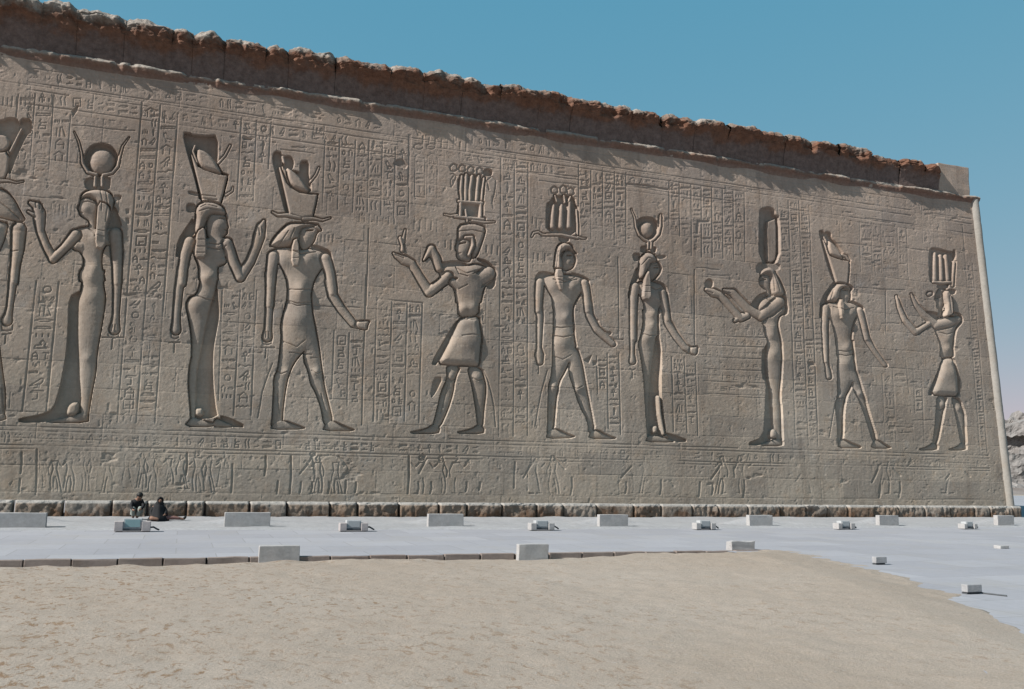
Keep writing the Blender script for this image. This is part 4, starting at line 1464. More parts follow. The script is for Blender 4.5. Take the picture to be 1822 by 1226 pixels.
V = (wall_xyz(UU, SS, Z) - T0).reshape(-1, 3)
Q = grid_quads(NROW, NCOL)
fl = LAB.reshape(-1)
edge_u = 35.06 + (15.05 - SS) * (35.71 - 35.06) / 14.46 + 0.18
okv = (UU < edge_u).reshape(-1)
Q = Q[okv[Q].all(1)]
flq = fl[Q]
qlab = np.where((flq == flq[:, :1]).all(1), flq[:, 0], np.max(flq, 1))
sub_mesh('wall_face', V, Q[qlab == 0], MAT['wall'], temple)
FIG_LABEL = [
    'tall crowned figure cut by the left edge of the view, one arm hanging',
    'slender goddess with horned sun disc facing left, hand raised',
    'slender goddess in a double crown facing right, hand raised behind the falcon god',
    'striding falcon headed god in a double crown facing right',
    'king in a flared kilt and bundle crown facing left, arm folded over his chest',
    'striding god with a crown of three bundles facing right',
    'slender goddess with a small horned sun disc facing right',
    'goddess with a tall round topped plume offering two bowls, facing left',
    'small striding falcon headed god in a double crown near the right corner',
    'king in a kilt raising both hands beside the right corner',
]
NAME = {'h': 'headdress', 'w': 'wig', 'a': 'ankh', 's': 'staff', 'c': 'offering', 'k': 'kilt', 't': 'bull_tail'}
roots = {}
for i, (fi, code) in enumerate(LABELS):
    if code == 'b':
        q = Q[qlab == i + 1]
        if len(q):
            o = sub_mesh('relief_figure', V, q, MAT['wall'], temple)
            o['label'] = FIG_LABEL[fi]
            roots[fi] = o
for i, (fi, code) in enumerate(LABELS):
    if code != 'b':
        q = Q[qlab == i + 1]
        if len(q) > 3:
            sub_mesh(NAME[code], V, q, MAT['wall'], roots[fi])

# --- ledge (the broken roll moulding) above the carved face
ZL = 15.25 * CB
du = 0.035
ug = np.arange(-24, 35.55, du)
prof_o = np.interp(np.linspace(0, 9, 38), range(10), [-.3, -.03, .07, .115, .15, .14, .10, .05, .0, -.25])
prof_z = np.interp(np.linspace(0, 9, 38), range(10), [.13, .12, .10, .06, .0, -.05, -.12, -.20, -.29, -.32])
nphi = 38
U2, PH = np.meshgrid(ug, np.linspace(0, 1, nphi))
gone = np.clip((fbm(ug * 0.7, ug * 0 + 2.2, 4, 103) - 0.07) / 0.10, 0, 1)[None, :] * (ug < 33)[None, :]
sc_ = (1 + .7 * fbm(U2 * 1.3, U2 * 0, 4, 101)) * (1 - .75 * gone)
o_ = prof_o[:, None] * np.where(prof_o[:, None] > 0, sc_, 1) + (.055 * fbm(U2 * 2.2, PH * 3, 4, 105) + .02 * fbm(U2 * 9, PH * 9, 2, 107)) * np.sin(np.clip(PH * 1.15 - .08, 0, 1) * math.pi)
z_ = ZL + .02 + prof_z[:, None] * (.75 + .5 * vn(U2 * .8, U2 * 0, 108)) + (.06 * fbm(U2 * .9, U2 * 0, 3, 109) + .035 * fbm(U2 * 4, PH * 3, 3, 110)) * (PH < .6)
VL = np.stack([U2, WALL_D + z_ * math.tan(BETA) - o_, z_], -1) - T0
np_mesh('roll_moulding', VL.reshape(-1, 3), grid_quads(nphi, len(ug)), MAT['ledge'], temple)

# --- cornice: big worn blocks of a hollow moulding, its lip broken to brown rock
joints = [-24.0, -21, -18.4, -15.2, -12.6, -9.8, -7.3]
jp = [-60, 75, 137, 222, 305, 342, 400, 470, 512, 596, 690, 752, 820, 887, 955, 1013, 1117, 1175, 1232, 1290, 1345, 1392, 1440, 1488, 1545]
joints += [wall_pt(x, 125 + .165 * (x - 500))[0] for x in jp]
joints = sorted(joints)
END_U = joints[-1]
NT = 110
tt = np.linspace(0, 1, NT)


def cornice_patch(ua, ub, seed, low=0.0, out_scale=1.0):
    n = max(8, int((ub - ua) / 0.03))
    u = np.linspace(ua, ub, n)
    U, T = np.meshgrid(u, tt)
    k = np.clip(T / 0.45, 0, 1)
    z = 0.84 * k
    o = 0.03 + 0.16 * k ** 2
    k2 = np.clip((T - .45) / .30, 0, 1)           # the broken lip hangs out
    z = z + 0.50 * k2
    o = o + 0.27 * k2 ** .9
    k3 = np.clip((T - .75) / .13, 0, 1)           # worn upper edge
    z = z + 0.27 * k3
    o = o - 0.26 * k3 ** 1.2
    k4 = np.clip((T - .88) / .12, 0, 1)
    o = o - 2.4 * k4
    z = z + .04 * k4
    lip = np.exp(-((T - .72) / .15) ** 2)
    r = random.Random(seed)
    low_e = np.clip((18 - U) / 20, 0, 1)
    z = z + .10 * low_e * k2 + .22 * np.clip((-1.5 - U) / 4, 0, 1) * k2
    bo = r.uniform(-.07, .07); bz = r.uniform(-.06, .07)
    e0 = np.minimum(U - ua, ub - U)
    wj = .14 + .1 * vn(T * 4, T * 0 + seed, 5)
    notch = np.exp(-(e0 / wj) ** 2) * (.25 + .75 * r.random())
    o = o + lip * (bo - .24 * notch * r.uniform(.3, 1.3))
    z = z + (bz - .15 * notch) * np.clip((T - .5) / .3, 0, 1)
    gx = U * 1.0
    lump = fbm(gx * 1.5, T * 5, 4, 201) + .9 * (.25 - np.abs(fbm(gx * 2.1, T * 6, 3, 215)))
    fine = fbm(gx * 5, T * 16, 3, 203) - .9 * np.clip(fbm(gx * 4, T * 13, 3, 217) - .22, 0, .4)
    o = o + lip * (.17 * lump + .085 * fine) + .012 * fbm(gx * 6, T * 12, 2, 205)
    st_ = np.floor(gx * 1.7 + .5 * fbm(gx * 2, T * 4, 2, 231)); sr_ = np.floor(T * 9 + .8 * fbm(gx * 1.5, T * 3, 2, 233))
    o = o + lip * .13 * (_h(st_, sr_, 235) - .5)
    # scars that bite through the lip
    bite = np.clip(fbm(gx * 1.1, gx * 0 + 7.7, 3, 207) - .20, 0, .2) / .2
    o = o - lip * .30 * bite
    top = np.clip((T - .68) / .15, 0, 1) * (1 - k4)
    z = z + top * (.16 * fbm(gx * 1.9, T * 3, 4, 209) + .07 * fine)
    o = o * out_scale
    z = z * (1 - low)
    # vertical crack down the hollow moulding
    o = o - (.03 if seed % 3 == 0 else .006) * np.exp(-(e0 / .02) ** 2) * (T < .6)
    zz = ZL + z
    return np.stack([U, WALL_D + zz * math.tan(BETA) - o, zz], -1) - T0, n


for i, (a, b) in enumerate(zip(joints[:-1], joints[1:])):
    Vc, n = cornice_patch(a, b, i * 7 + 3)
    np_mesh('cornice_block', Vc.reshape(-1, 3), grid_quads(NT, n), MAT['cornice'], temple)
# where the cornice has fallen away, then two low stubs and the last smooth block
g0 = END_U; g1 = wall_pt(1597, 300)[0]; g2 = wall_pt(1642, 310)[0]; g3 = wall_pt(1668, 320)[0]; g4 = 35.0
Vc, n = cornice_patch(g0, g1, 901, low=.16, out_scale=.45)
np_mesh('cornice_block', Vc.reshape(-1, 3), grid_quads(NT, n), MAT['cornice'], temple)
Vc, n = cornice_patch(g1, g2, 917, low=.12, out_scale=.85)
np_mesh('cornice_block', Vc.reshape(-1, 3), grid_quads(NT, n), MAT['cornice'], temple)
Vc, n = cornice_patch(g2, g3, 931, low=.16, out_scale=.8)
np_mesh('cornice_block', Vc.reshape(-1, 3), grid_quads(NT, n), MAT['cornice'], temple)
bm = rough_box((g3 + g4) / 2 - T0[0], 1.52, ZL + .02, g4 - g3, 2.2, 1.50, .05, 4, .03, 4)
bm_obj('cornice_end_block', bm, MAT['wall'], temple)

# --- corner roll moulding: a half round running up the corner
ns = 150
sv = np.linspace(.5, 15.2, ns)
uc = 35.06 + (15.05 - sv) * (35.71 - 35.06) / 14.46 + .24
na = 20
an = np.linspace(-math.pi, .6 * math.pi, na)
A2, S2 = np.meshgrid(an, sv)
rr_ = .205 + .012 * fbm(S2 * 2.2, A2 * .8, 3, 301) - .02 * np.clip(fbm(S2 * 1.1, A2 * .3 + 4, 3, 303) - .3, 0, 1)
jo = np.abs(S2 / .83 - np.round(S2 / .83)) * .83
rr_ = rr_ - .012 * np.exp(-(jo / .012) ** 2)
Uc = uc[:, None] + rr_ * np.cos(A2)
Yc = WALL_D + S2 * SB + .02 + rr_ * np.sin(A2)
VC = np.stack([Uc, Yc, S2 * CB], -1) - T0
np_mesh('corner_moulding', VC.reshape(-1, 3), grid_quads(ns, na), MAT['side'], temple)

# --- the end wall turning the corner, the roof and the back of the building
bm = bmesh.new()
bt = (35.71 - 35.06) / 14.46
def cpt(u, y, z): return bm.verts.new((u - T0[0], y - T0[1], z))
ub_, ut_ = 35.71 + .3 + .6 * bt, 35.06 + .28
yb_ = WALL_D + .05; yt_ = WALL_D + 15.2 * SB + .05
BY = WALL_D + 24
nseg = 24
prev = None
cols_ = []
for k in range(nseg + 1):
    f = k / nseg
    zz = .3 + (15.2 - .3) * f
    u_ = ub_ + (ut_ - ub_) * f; y_ = yb_ + (yt_ - yb_) * f
    cols_.append((cpt(u_, y_, zz), cpt(u_, BY - .5 * f, zz)))
for (a, b), (c, d) in zip(cols_[:-1], cols_[1:]):
    bm.faces.new((a, b, d, c))
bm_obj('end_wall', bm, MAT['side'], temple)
bm = bmesh.new()
zr = ZL + 1.35
a = [cpt(-24, WALL_D + 1.2, zr), cpt(34.9, WALL_D + 1.2, zr), cpt(34.9, BY - 1, zr), cpt(-24, BY - 1, zr)]
bm.faces.new(a)
b = [cpt(34.9, WALL_D + 1.2, ZL - .1), cpt(34.9, BY - 1, ZL - .1)]
bm.faces.new((a[1], b[0], b[1], a[2]))
c = [cpt(-24, BY - .8, 0), cpt(36, BY - .8, 0), cpt(35, BY - .8, zr - .01), cpt(-24, BY - .8, zr - .01)]
bm.faces.new(c)
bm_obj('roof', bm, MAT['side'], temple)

# --- plinth: a course of big worn blocks under the carved face
pj = [-24, -20.5, -17.6, -14.1, -11.2, -8.2] + [ground_pt(x, 922)[0] for x in (-40, 30, 117, 200, 262, 330, 362, 440, 505, 580, 628, 700, 770, 818, 880, 940, 987, 1045, 1110, 1158, 1212, 1258, 1310, 1365, 1412, 1448, 1485, 1530, 1575, 1620, 1665, 1708, 1735, 1775, 1806)]
pj[-1] = 36.35
for i, (a, b) in enumerate(zip(pj[:-1], pj[1:])):
    wd = b - a
    rb = random.Random(i * 5 + 2)
    n = max(10, int(wd / .035)); m = 40
    u = np.linspace(a + .012, b - .012, n)
    Tp = np.linspace(0, 1, m)
    U, T = np.meshgrid(u, Tp)
    # profile: front face up, sloping worn shoulder, flat top back to the wall
    k1 = np.clip(T / .5, 0, 1); k2 = np.clip((T - .5) / .3, 0, 1); k3 = np.clip((T - .8) / .2, 0, 1)
    hgt = .49 + rb.uniform(-.035, .03)
    z = -.15 + (hgt + .15) * k1 + (.585 - hgt) * np.sin(k2 * 1.57) + .004 * k3
    fr = .32 + rb.uniform(-.05, .07)
    o = fr - (.13 + rb.uniform(-.03, .03)) * k2 ** 1.3 - (fr + .1) * k3
    e0 = np.minimum(U - a, b - U)
    face = np.clip(1 - k3 * 2, 0, 1)
    o = o - .09 * np.exp(-(e0 / .03) ** 2) * face
    z = z - .04 * np.exp(-(e0 / .035) ** 2) * k2 * (1 - k3)
    er = rb.uniform(.3, 1.3)
    o = o + face * er * (.07 * fbm(U * 2.2, T * 3, 4, 401 + i % 5) + .05 * fbm(U * 9, T * 7, 3, 407))
    o = o - face * .16 * er * np.clip(fbm(U * 1.1 + i, T * 1.2, 2, 411) - .05, 0, .4) * (1 - k2)
    z = z + .02 * fbm(U * 3, T * 2, 3, 415) * k2 * (1 - k3)
    o[:, 0] = np.minimum(o[:, 0], .02); o[:, -1] = np.minimum(o[:, -1], .02)
    Vp = np.stack([U, WALL_D - o, z], -1) - T0
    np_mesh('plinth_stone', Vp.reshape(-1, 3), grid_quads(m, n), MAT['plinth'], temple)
bm = rough_box(36.15 - T0[0], 12.2, -.1, .5, 24.8, .68, .05, 0, 0, 1)
bm_obj('end_plinth', bm, MAT['plinth'], temple)

# ------------------------------------------------------------------ ground
EDGE = [(-60, 18.62), (-3, 18.62), (6, 18.5), (11.5, 18.5), (13.2, 18.45), (13.75, 17.8), (13.4, 16.6), (13.05, 15.5), (12.75, 14.4), (11.85, 12.2), (10.7, 10.2), (9.5, 8.3), (7.6, 5.4), (5.5, 2.0), (2.5, -4), (-4, -18), (-60, -60)]

EDGE = [(x, y) for x, y in smooth_poly(smooth_poly(EDGE))]
KERB = [(-60, 18.62), (-3, 18.62), (6, 18.5), (11.5, 18.5), (13.2, 18.45)]


def sand_z(x, y):
    sd = poly_sd(x, y, EDGE)                      # negative on the sand side
    sd = sd + (.35 * fbm(x * .8, y * .8, 4, 521) + .10 * fbm(x * 4, y * 4, 2, 523)) * np.clip((x - 11) / 2, 0, 1) * np.clip((18.2 - y) / 1, 0, 1)
    kerbside = np.clip((12.6 - x) / 1.6, 0, 1) * np.clip((y - 16.6) / 1.4, 0, 1)
    near = -.105 + .05 * np.clip((x + 3) / 14, 0, 1) + (.11 * fbm(x * .55, y * .55, 3, 501) + .05 * fbm(x * 2.5, y * 2.5, 2, 502)) * np.clip(1 + sd * .4, 0, 1)
    soft = np.clip(-sd * .07, -.14, -.03 + .16 * np.clip((x - 6) / 5, 0, 1)) + .02 * fbm(x * 1.6, y * 1.6, 3, 503)
    z = soft + (near - soft) * kerbside
    z = z + .035 * fbm(x * 5, y * 4, 3, 531) * np.clip(1 - np.abs(sd + .3) / .9, 0, 1) * np.clip((x - 10) / 2, 0, 1)
    z = np.where(sd > .5 * np.clip((x - 11) / 1, 0.08, 1), np.minimum(z, -.12), z)
    amp = np.clip(-sd / 1.5, 0.15, 1)
    z = z + amp * (.014 * fbm(x * .5, y * .5, 3, 505) + .010 * fbm(x * 5, y * 5, 4, 507))
    z = z + amp * .035 * np.clip(vn(x * 9, y * 9, 511) - .72, 0, 1)
    return z


gx = np.concatenate([[-2500, -800, -250, -90, -45, -25], np.linspace(-14, 18, 480), [25, 45, 90, 250, 800, 2500]])
gy = np.concatenate([[-600, -120, -30, -10], np.linspace(2, 7, 70)[:-1], np.linspace(7, 20, 260), [24, 34, 60, 110, 250, 800, 3000]])
GX, GY = np.meshgrid(gx, gy)
GZ = sand_z(GX, GY)
far = (GX < -14.5) | (GX > 18.5) | (GY > 20.5) | (GY < 1.5)
GZ = np.where(far, np.where(GY > 30, -.12, np.where(GX > 20, -.15, -.12)), GZ)
o = np_mesh('sand', np.stack([GX, GY, GZ], -1).reshape(-1, 3), grid_quads(len(gy), len(gx)), MAT['sand'])
tag(o, 'open sandy ground with brown pebbly specks', 'sand', kind='structure')

# pavement
bm = bmesh.new()
def pquad(a_, b_, c_, d_): bm.faces.new([bm.verts.new((x, y, 0)) for x, y in (a_, b_, c_, d_)])


kl = [(-60, 18.62), (-3, 18.62), (6, 18.5), (11.5, 18.5), (12.0, 18.49)]
for (xa, ya), (xb, yb) in zip(kl[:-1], kl[1:]):
    pquad((xa, ya), (xb, yb), (xb, 19.5), (xa, 19.5))
pquad((-60, 19.5), (110, 19.5), (110, 80), (-60, 80))
left = [(20, -40), (-5, -18), (.8, -4), (4.0, 2.0), (6.2, 5.4), (8.2, 8.2), (10.2, 11.6), (11.4, 14.4), (11.9, 16.6), (12.0, 17.6), (12.0, 19.5)]
for (xa, ya), (xb, yb) in zip(left[:-1], left[1:]):
    pquad((xa, ya), (110, ya), (110, yb), (xb, yb))
bmesh.ops.remove_doubles(bm, verts=bm.verts, dist=.0001)
o = bm_obj('pavement', bm, MAT['paving'])
for p in o.data.polygons:
    if p.normal.z < 0: p.flip()
tag(o, 'pale bluish stone pavement along the temple wall', 'pavement', kind='structure')

# gravel strip at the foot of the wall, a few centimetres above the pavement
sx = np.linspace(-30, 36.3, 760); sy = np.linspace(0, 1, 60)
SX, ST = np.meshgrid(sx, sy)
y0 = np.interp(SX, [-60, -4, 10, 28, 40], [28.2, 26.5, 26.12, 26.0, 25.9])
SY = y0 + ST * (31.62 - y0)
SZ = .045 * np.clip(ST * 40, 0, 1) + .05 * ST + .03 * fbm(SX * 1.3, SY * 1.3, 4, 601) * np.clip(ST * 5, 0, 1) + .012 * fbm(SX * 6, SY * 6, 3, 603) * np.clip(ST * 8, 0.2, 1)
for px in (37, 440, 793, 1092, 1354, 1582, 1790):
    hx, hy = ground_pt(px, 936.5)
    SZ = SZ + .2 * np.exp(-(((SX - hx) / 1.0) ** 2 + ((SY - hy - .65) / .5) ** 2) * 1.3) * np.clip(SY - hy - .1, 0, .3) / .3
SZ[0] = -.02
o = np_mesh('gravel_strip', np.stack([SX, SY, SZ], -1).reshape(-1, 3), grid_quads(60, 760), MAT['strip'])
tag(o, 'pale gravel strip between pavement and temple wall', 'gravel', kind='structure')

# kerb stones as one course with open joints
kj = np.arange(-40, 13.3, .78)
co_, fa_ = [], []
bm = bmesh.new()
for i, a in enumerate(kj):
    b = min(a + .78, 13.3)
    yk = np.interp((a + b) / 2, [p[0] for p in KERB], [p[1] for p in KERB])
    rb = random.Random(i)
    t_ = rough_box((a + b) / 2, yk + rb.uniform(-.012, .012), -.22, b - a - rb.uniform(.02, .04), .16, .222 + rb.uniform(-.006, .012), .012, 2, .012, i)
    me_ = bpy.data.meshes.new('tmp'); t_.to_mesh(me_); t_.free(); bm.from_mesh(me_); bpy.data.meshes.remove(me_)
o = bm_obj('kerb', bm, MAT['kerb'])
tag(o, 'low brown stone kerb between sand and pavement', 'kerb', kind='structure')

# ------------------------------------------------------------------ stone slabs and lamps
def slab(px, py, wpx, hpx, zb, label, group, thick=.16, seed=1, name='stone_slab', amp=.012):
    x, y = ground_pt(px, py, zb)
    dist = -((R.T @ np.array([x, y, zb - CAM_H]))[2])
    wd = wpx / FPX * dist * 1.03; hg = hpx / FPX * dist
    bm = rough_box(0, 0, -.04, wd, thick, hg + .04, .012, 4, amp, seed)
    o = bm_obj(name, bm, MAT['slab'])
    o.location = (x, y + thick / 2, zb)
    o.rotation_euler = (0, 0, random.uniform(-.03, .03))
    tag(o, label, 'stone slab', group, 'thing')
    return o


RG = 'grey slabs in a row before the wall'
for i, (px, py, wpx, hpx, lb) in enumerate((
        (37, 938, 77, 25, 'long grey stone slab cut by the left edge of the view'),
        (440, 936.5, 76, 24, 'grey stone slab on the gravel beneath the falcon headed god with double crown'),
        (793.5, 936, 63, 21, 'grey stone slab on the gravel below the king in the flared kilt'),
        (1092.5, 936, 55, 20, 'grey stone slab on the gravel, just left of below the goddess with small horned disc'),
        (1354.5, 935, 47, 18, 'grey stone slab on the gravel below the goddess holding two bowls'),
        (1582.5, 934.5, 42, 17, 'small grey stone slab on the gravel below the right hand falcon headed god'),
        (1790.5, 934.5, 37, 17, 'small grey stone slab standing at the right corner of the wall'))):
    slab(px, py, wpx, hpx, .06, lb, RG, .2, i + 3)
FG = 'grey slabs along the kerb'
for i, (px, py, wpx, hpx, lb, am) in enumerate((
        (496.5, 1001, 69, 29, 'large grey slab standing on the kerb, leftmost of the three by the sand', .012),
        (949.5, 996, 55, 27, 'grey slab standing at the middle of the kerb by the sand', .012),
        (1323, 987, 46, 23, 'rough mottled grey stone block at the right end of the kerb', .04))):
    slab(px, py, wpx, hpx, -.1, lb, FG, .17 if i < 2 else .24, i + 20, 'kerb_slab', am)


def flood(px, py, wpx, hpx, label, kind, zb=.05, group='low floodlights aimed at the wall'):
    x, y = ground_pt(px, py, zb)
    dist = -((R.T @ np.array([x, y, zb - CAM_H]))[2])
    wd = wpx / FPX * dist; hg = hpx / FPX * dist
    e = empty('floodlight', (x, y + .15, zb), label, 'floodlight', group)
    cw = wd * .24
    for sg in (-1, 1):
        bm = rough_box(sg * (wd - cw) / 2, 0, -.03, cw, .3, hg * .86, .012, 2, .008, 5)
        bm_obj('side_block', bm, MAT['cheek'] if kind < 2 else MAT['slab'], e)
    # tilted box with a glass front between the blocks
    bm = rough_box(0, .03, .03, wd * .52, .24, hg * .92, .015, 2, .004, 6)
    bmesh.ops.rotate(bm, verts=bm.verts, cent=(0, 0, .1), matrix=Matrix.Rotation(math.radians(-2), 3, 'X'))
    h = bm_obj('housing', bm, MAT['white'], e)
    bm = rough_box(0, -.10, .07, wd * .42, .02, hg * .66, .004, 0, 0, 6)
    bmesh.ops.rotate(bm, verts=bm.verts, cent=(0, 0, .1), matrix=Matrix.Rotation(math.radians(-2), 3, 'X'))
    bm_obj('glass', bm, MAT['teal' if kind == 0 else 'paleglass'], e)
    bm = rough_box(0, -.02, -.02, wd * .5, .2, .06, .01, 0, 0, 6)
    bm_obj('base', bm, MAT['dark'], e)
    bm = bmesh.new()
    cable = [(wd * .5, .05, .06), (wd * .5 + .07, .02, .07), (wd * .5 + .16, 0, .02), (wd * .5 + .2, .05, 0)]
    for p, q in zip(cable[:-1], cable[1:]):
        d = Vector(q) - Vector(p)
        mt = Matrix.Translation((Vector(p) + Vector(q)) / 2) @ d.to_track_quat('Z', 'Y').to_matrix().to_4x4()
        bmesh.ops.create_cone(bm, cap_ends=True, segments=8, radius1=.022, radius2=.022, depth=d.length + .02, matrix=mt)
    bm_obj('cable', bm, MAT['dark'], e)
    return e


for i, (px, py, wpx, hpx, lb) in enumerate((
        (235, 943.5, 60, 20, 'white floodlight with teal glass between grey blocks below the two people'),
        (630, 943, 50, 16, 'white floodlight between the second and third back row slabs'),
        (966, 941.5, 45, 14, 'pale floodlight on the pavement edge behind the middle kerb slab'),
        (1257, 940.5, 40, 13, 'pale floodlight on the pavement edge above and left of the mottled kerb block'),
        (1507, 940, 36, 12, 'small pale floodlight left of the slab under the right falcon god'),
        (1728, 939.5, 30, 10, 'smallest pale floodlight, next to the slab at the wall corner'))):
    flood(px, py, wpx, hpx, lb, i)


def path_lamp(px, py, wpx, hpx, label, cable):
    x, y = ground_pt(px, py)
    dist = -((R.T @ np.array([x, y, -CAM_H]))[2])
    wd = wpx / FPX * dist; hg = hpx / FPX * dist
    e = empty('ground_lamp', (x, y + .1, 0), label, 'ground lamp', 'low lamps on the pavement edge')
    bm = rough_box(0, .05, hg * .2, wd, .12, hg * .8, .012, 3, .006, 8)
    bm_obj('cover', bm, MAT['strip'], e)
    bm = rough_box(0, .07, -.01, wd * .9, .1, hg * .24, .008, 1, .003, 9)
    bm_obj('base', bm, MAT['dark'], e)
    if cable:
        bm = bmesh.new()
        pts = [Vector((wd * .45, .05, .03)), Vector((wd * .62, 0, .012)), Vector((wd * .85, -.2, .012)), Vector((wd * 1.0, -.32, .012))]
        for p, q in zip(pts[:-1], pts[1:]):
            d = q - p
            mt = Matrix.Translation((p + q) / 2) @ d.to_track_quat('Z', 'Y').to_matrix().to_4x4()
            bmesh.ops.create_cone(bm, cap_ends=True, segments=8, radius1=.012, radius2=.012, depth=d.length + .01, matrix=mt)
        bm_obj('cable', bm, MAT['dark'], e)


path_lamp(1574.5, 1006, 24, 14, 'small pale box lamp on the pavement beside the curve of the sand', False)
path_lamp(1743.5, 1059, 34, 17, 'nearest pale box lamp trailing a cable at the right of the sand', True)
x, y = ground_pt(1782, 976)
bm = rough_box(0, 0, 0, .3, .22, .09, .02, 2, .02, 3)
o = bm_obj('loose_stone', bm, MAT['slab']); o.location = (x, y, -.01)
tag(o, 'flat loose stone lying on the pavement at the right', 'stone', None, 'thing')

# ------------------------------------------------------------------ people
def skin_body(name, joints_, edges_, mat, parent=None, sub=2):
    me = bpy.data.meshes.new(name)
    me.from_pydata([j[:3] for j in joints_], edges_, [])
    o = bpy.data.objects.new(name, me)
    COL.objects.link(o)
    md = o.modifiers.new('s', 'SKIN'); md.use_smooth_shade = True
    for v, j in zip(me.skin_vertices[0].data, joints_):
        r = j[3] if len(j) > 3 else .05
        v.radius = (r, j[4] if len(j) > 4 else r)
    me.skin_vertices[0].data[0].use_root = True
    sm = o.modifiers.new('u', 'SUBSURF'); sm.levels = sub; sm.render_levels = sub
    dg = bpy.context.evaluated_depsgraph_get()
    me2 = bpy.data.meshes.new_from_object(o.evaluated_get(dg))
    bpy.data.objects.remove(o)
    me2.name = name
    me2.materials.clear(); me2.materials.append(mat)
    for p in me2.polygons: p.use_smooth = True
    return link(bpy.data.objects.new(name, me2), parent)


def ellipsoid(bm, c, r, seg=20, rot=None):
    mt = Matrix.Translation(c) @ (rot.to_4x4() if rot else Matrix.Identity(4)) @ Matrix.Diagonal((*r, 1))
    bmesh.ops.create_uvsphere(bm, u_segments=seg, v_segments=seg // 2, radius=1, matrix=mt)


# woman in black sitting on the ground, one leg stretched out to the right
wx, wy = ground_pt(280, 926.5, .08)
W = empty('person', (wx, wy, .08), 'person in black robes sitting on the ground, leg stretched out', 'person')
J = [(0, 0, .10, .15, .13), (.0, .02, .25, .13, .11), (.01, .0, .42, .12, .10), (.02, -.02, .50, .05), (.04, -.05, .58, .065), (.06, -.06, .66, .062),
     (-.13, -.02, .40, .05), (-.2, -.08, .24, .04), (-.12, -.18, .16, .032), (-.05, -.21, .13, .026), (.15, -.03, .40, .05), (.24, -.1, .26, .04), (.2, -.2, .18, .032), (.14, -.24, .15, .026),
     (.16, -.05, .09, .085), (.42, -.08, .11, .06), (.68, -.07, .06, .04), (.76, -.07, .055, .036), (.78, -.09, .12, .03),
     (-.12, -.12, .08, .085), (-.18, -.34, .10, .06), (.05, -.38, .06, .04)]
E = [(0, 1), (1, 2), (2, 3), (3, 4), (4, 5), (2, 6), (6, 7), (7, 8), (8, 9), (2, 10), (10, 11), (11, 12), (12, 13), (0, 14), (14, 15), (15, 16), (16, 17), (17, 18), (0, 19), (19, 20), (20, 21)]
body = skin_body('body', J, E, MAT['skin'], W)
bm = bmesh.new()
ring = 28
prof = [(0.0, .30, .33), (.05, .30, .33), (.14, .255, .27), (.26, .20, .2), (.38, .175, .16), (.46, .14, .13), (.52, .085, .085)]
vr = []
for z, rx, ry in prof:
    vr.append([bm.verts.new((rx * math.cos(a) * (1 + .06 * math.sin(5 * a + z * 9)) + .02, ry * math.sin(a) * (1 + .06 * math.sin(7 * a)) - .05 + z * .05, z)) for a in np.linspace(0, 2 * math.pi, ring, endpoint=False)])
for a, b in zip(vr[:-1], vr[1:]):
    for i in range(ring):
        bm.faces.new((a[i], a[(i + 1) % ring], b[(i + 1) % ring], b[i]))
bm_obj('robe', bm, MAT['black'], W, True)
skin_body('sleeve', [(-.12, -.02, .41, .065), (-.2, -.08, .25, .055), (-.13, -.17, .17, .05)], [(0, 1), (1, 2)], MAT['black'], W)
skin_body('sleeve', [(.14, -.03, .41, .065), (.235, -.1, .27, .055), (.2, -.19, .19, .05)], [(0, 1), (1, 2)], MAT['black'], W)
bm = bmesh.new()
ellipsoid(bm, (.045, -.035, .60), (.095, .10, .115))
ellipsoid(bm, (.03, -.02, .50), (.13, .12, .09))
cut = [v for v in bm.verts if v.co.y < -.115 and .55 < v.co.z < .68]
bmesh.ops.delete(bm, geom=cut, context='VERTS')
bm_obj('headscarf', bm, MAT['black'], W, True)
skin_body('skirt_fold', [(.1, -.1, .08, .12, .08), (.3, -.1, .10, .10, .075), (.5, -.09, .085, .075, .055), (.64, -.08, .065, .055, .045)], [(0, 1), (1, 2), (2, 3)], MAT['rose'], W)
skin_body('dark_red_shawl', [(.16, -.02, .40, .04), (.22, -.08, .28, .05), (.25, -.12, .14, .055), (.27, -.14, .05, .04)], [(0, 1), (1, 2), (2, 3)], MAT['maroon'], W)
skin_body('shoe', [(.73, -.07, .05, .045), (.78, -.08, .10, .042), (.80, -.09, .16, .034)], [(0, 1), (1, 2)], MAT['black'], W)

# person crouching with bowed head
mx, my = ground_pt(243, 924.5, .08)
Mn = empty('person', (mx, my, .08), 'crouching person in a black top and pale trousers with bowed head', 'person')
J = [(-.02, .1, .24, .12, .10), (-.01, .03, .40, .125, .10), (.0, -.05, .55, .13, .1), (.02, -.12, .63, .05), (.04, -.19, .67, .075), (.05, -.22, .74, .075),
     (-.15, -.06, .54, .05), (-.17, -.2, .36, .036), (-.1, -.32, .30, .03), (-.05, -.35, .29, .024), (.15, -.06, .54, .05), (.17, -.2, .38, .036), (.1, -.32, .31, .03), (.04, -.35, .3, .024),
     (-.1, .0, .24, .08), (-.12, -.24, .36, .06), (-.1, -.1, .1, .045), (-.1, -.08, .04, .035), (-.11, -.2, .03, .032),
     (.1, .0, .24, .08), (.1, -.24, .37, .06), (.02, -.12, .1, .045), (.0, -.1, .04, .035), (.0, -.22, .03, .032)]
E = [(0, 1), (1, 2), (2, 3), (3, 4), (4, 5), (2, 6), (6, 7), (7, 8), (8, 9), (2, 10), (10, 11), (11, 12), (12, 13), (0, 14), (14, 15), (15, 16), (16, 17), (17, 18), (0, 19), (19, 20), (20, 21), (21, 22), (22, 23)]
skin_body('body', J, E, MAT['skin'], Mn)
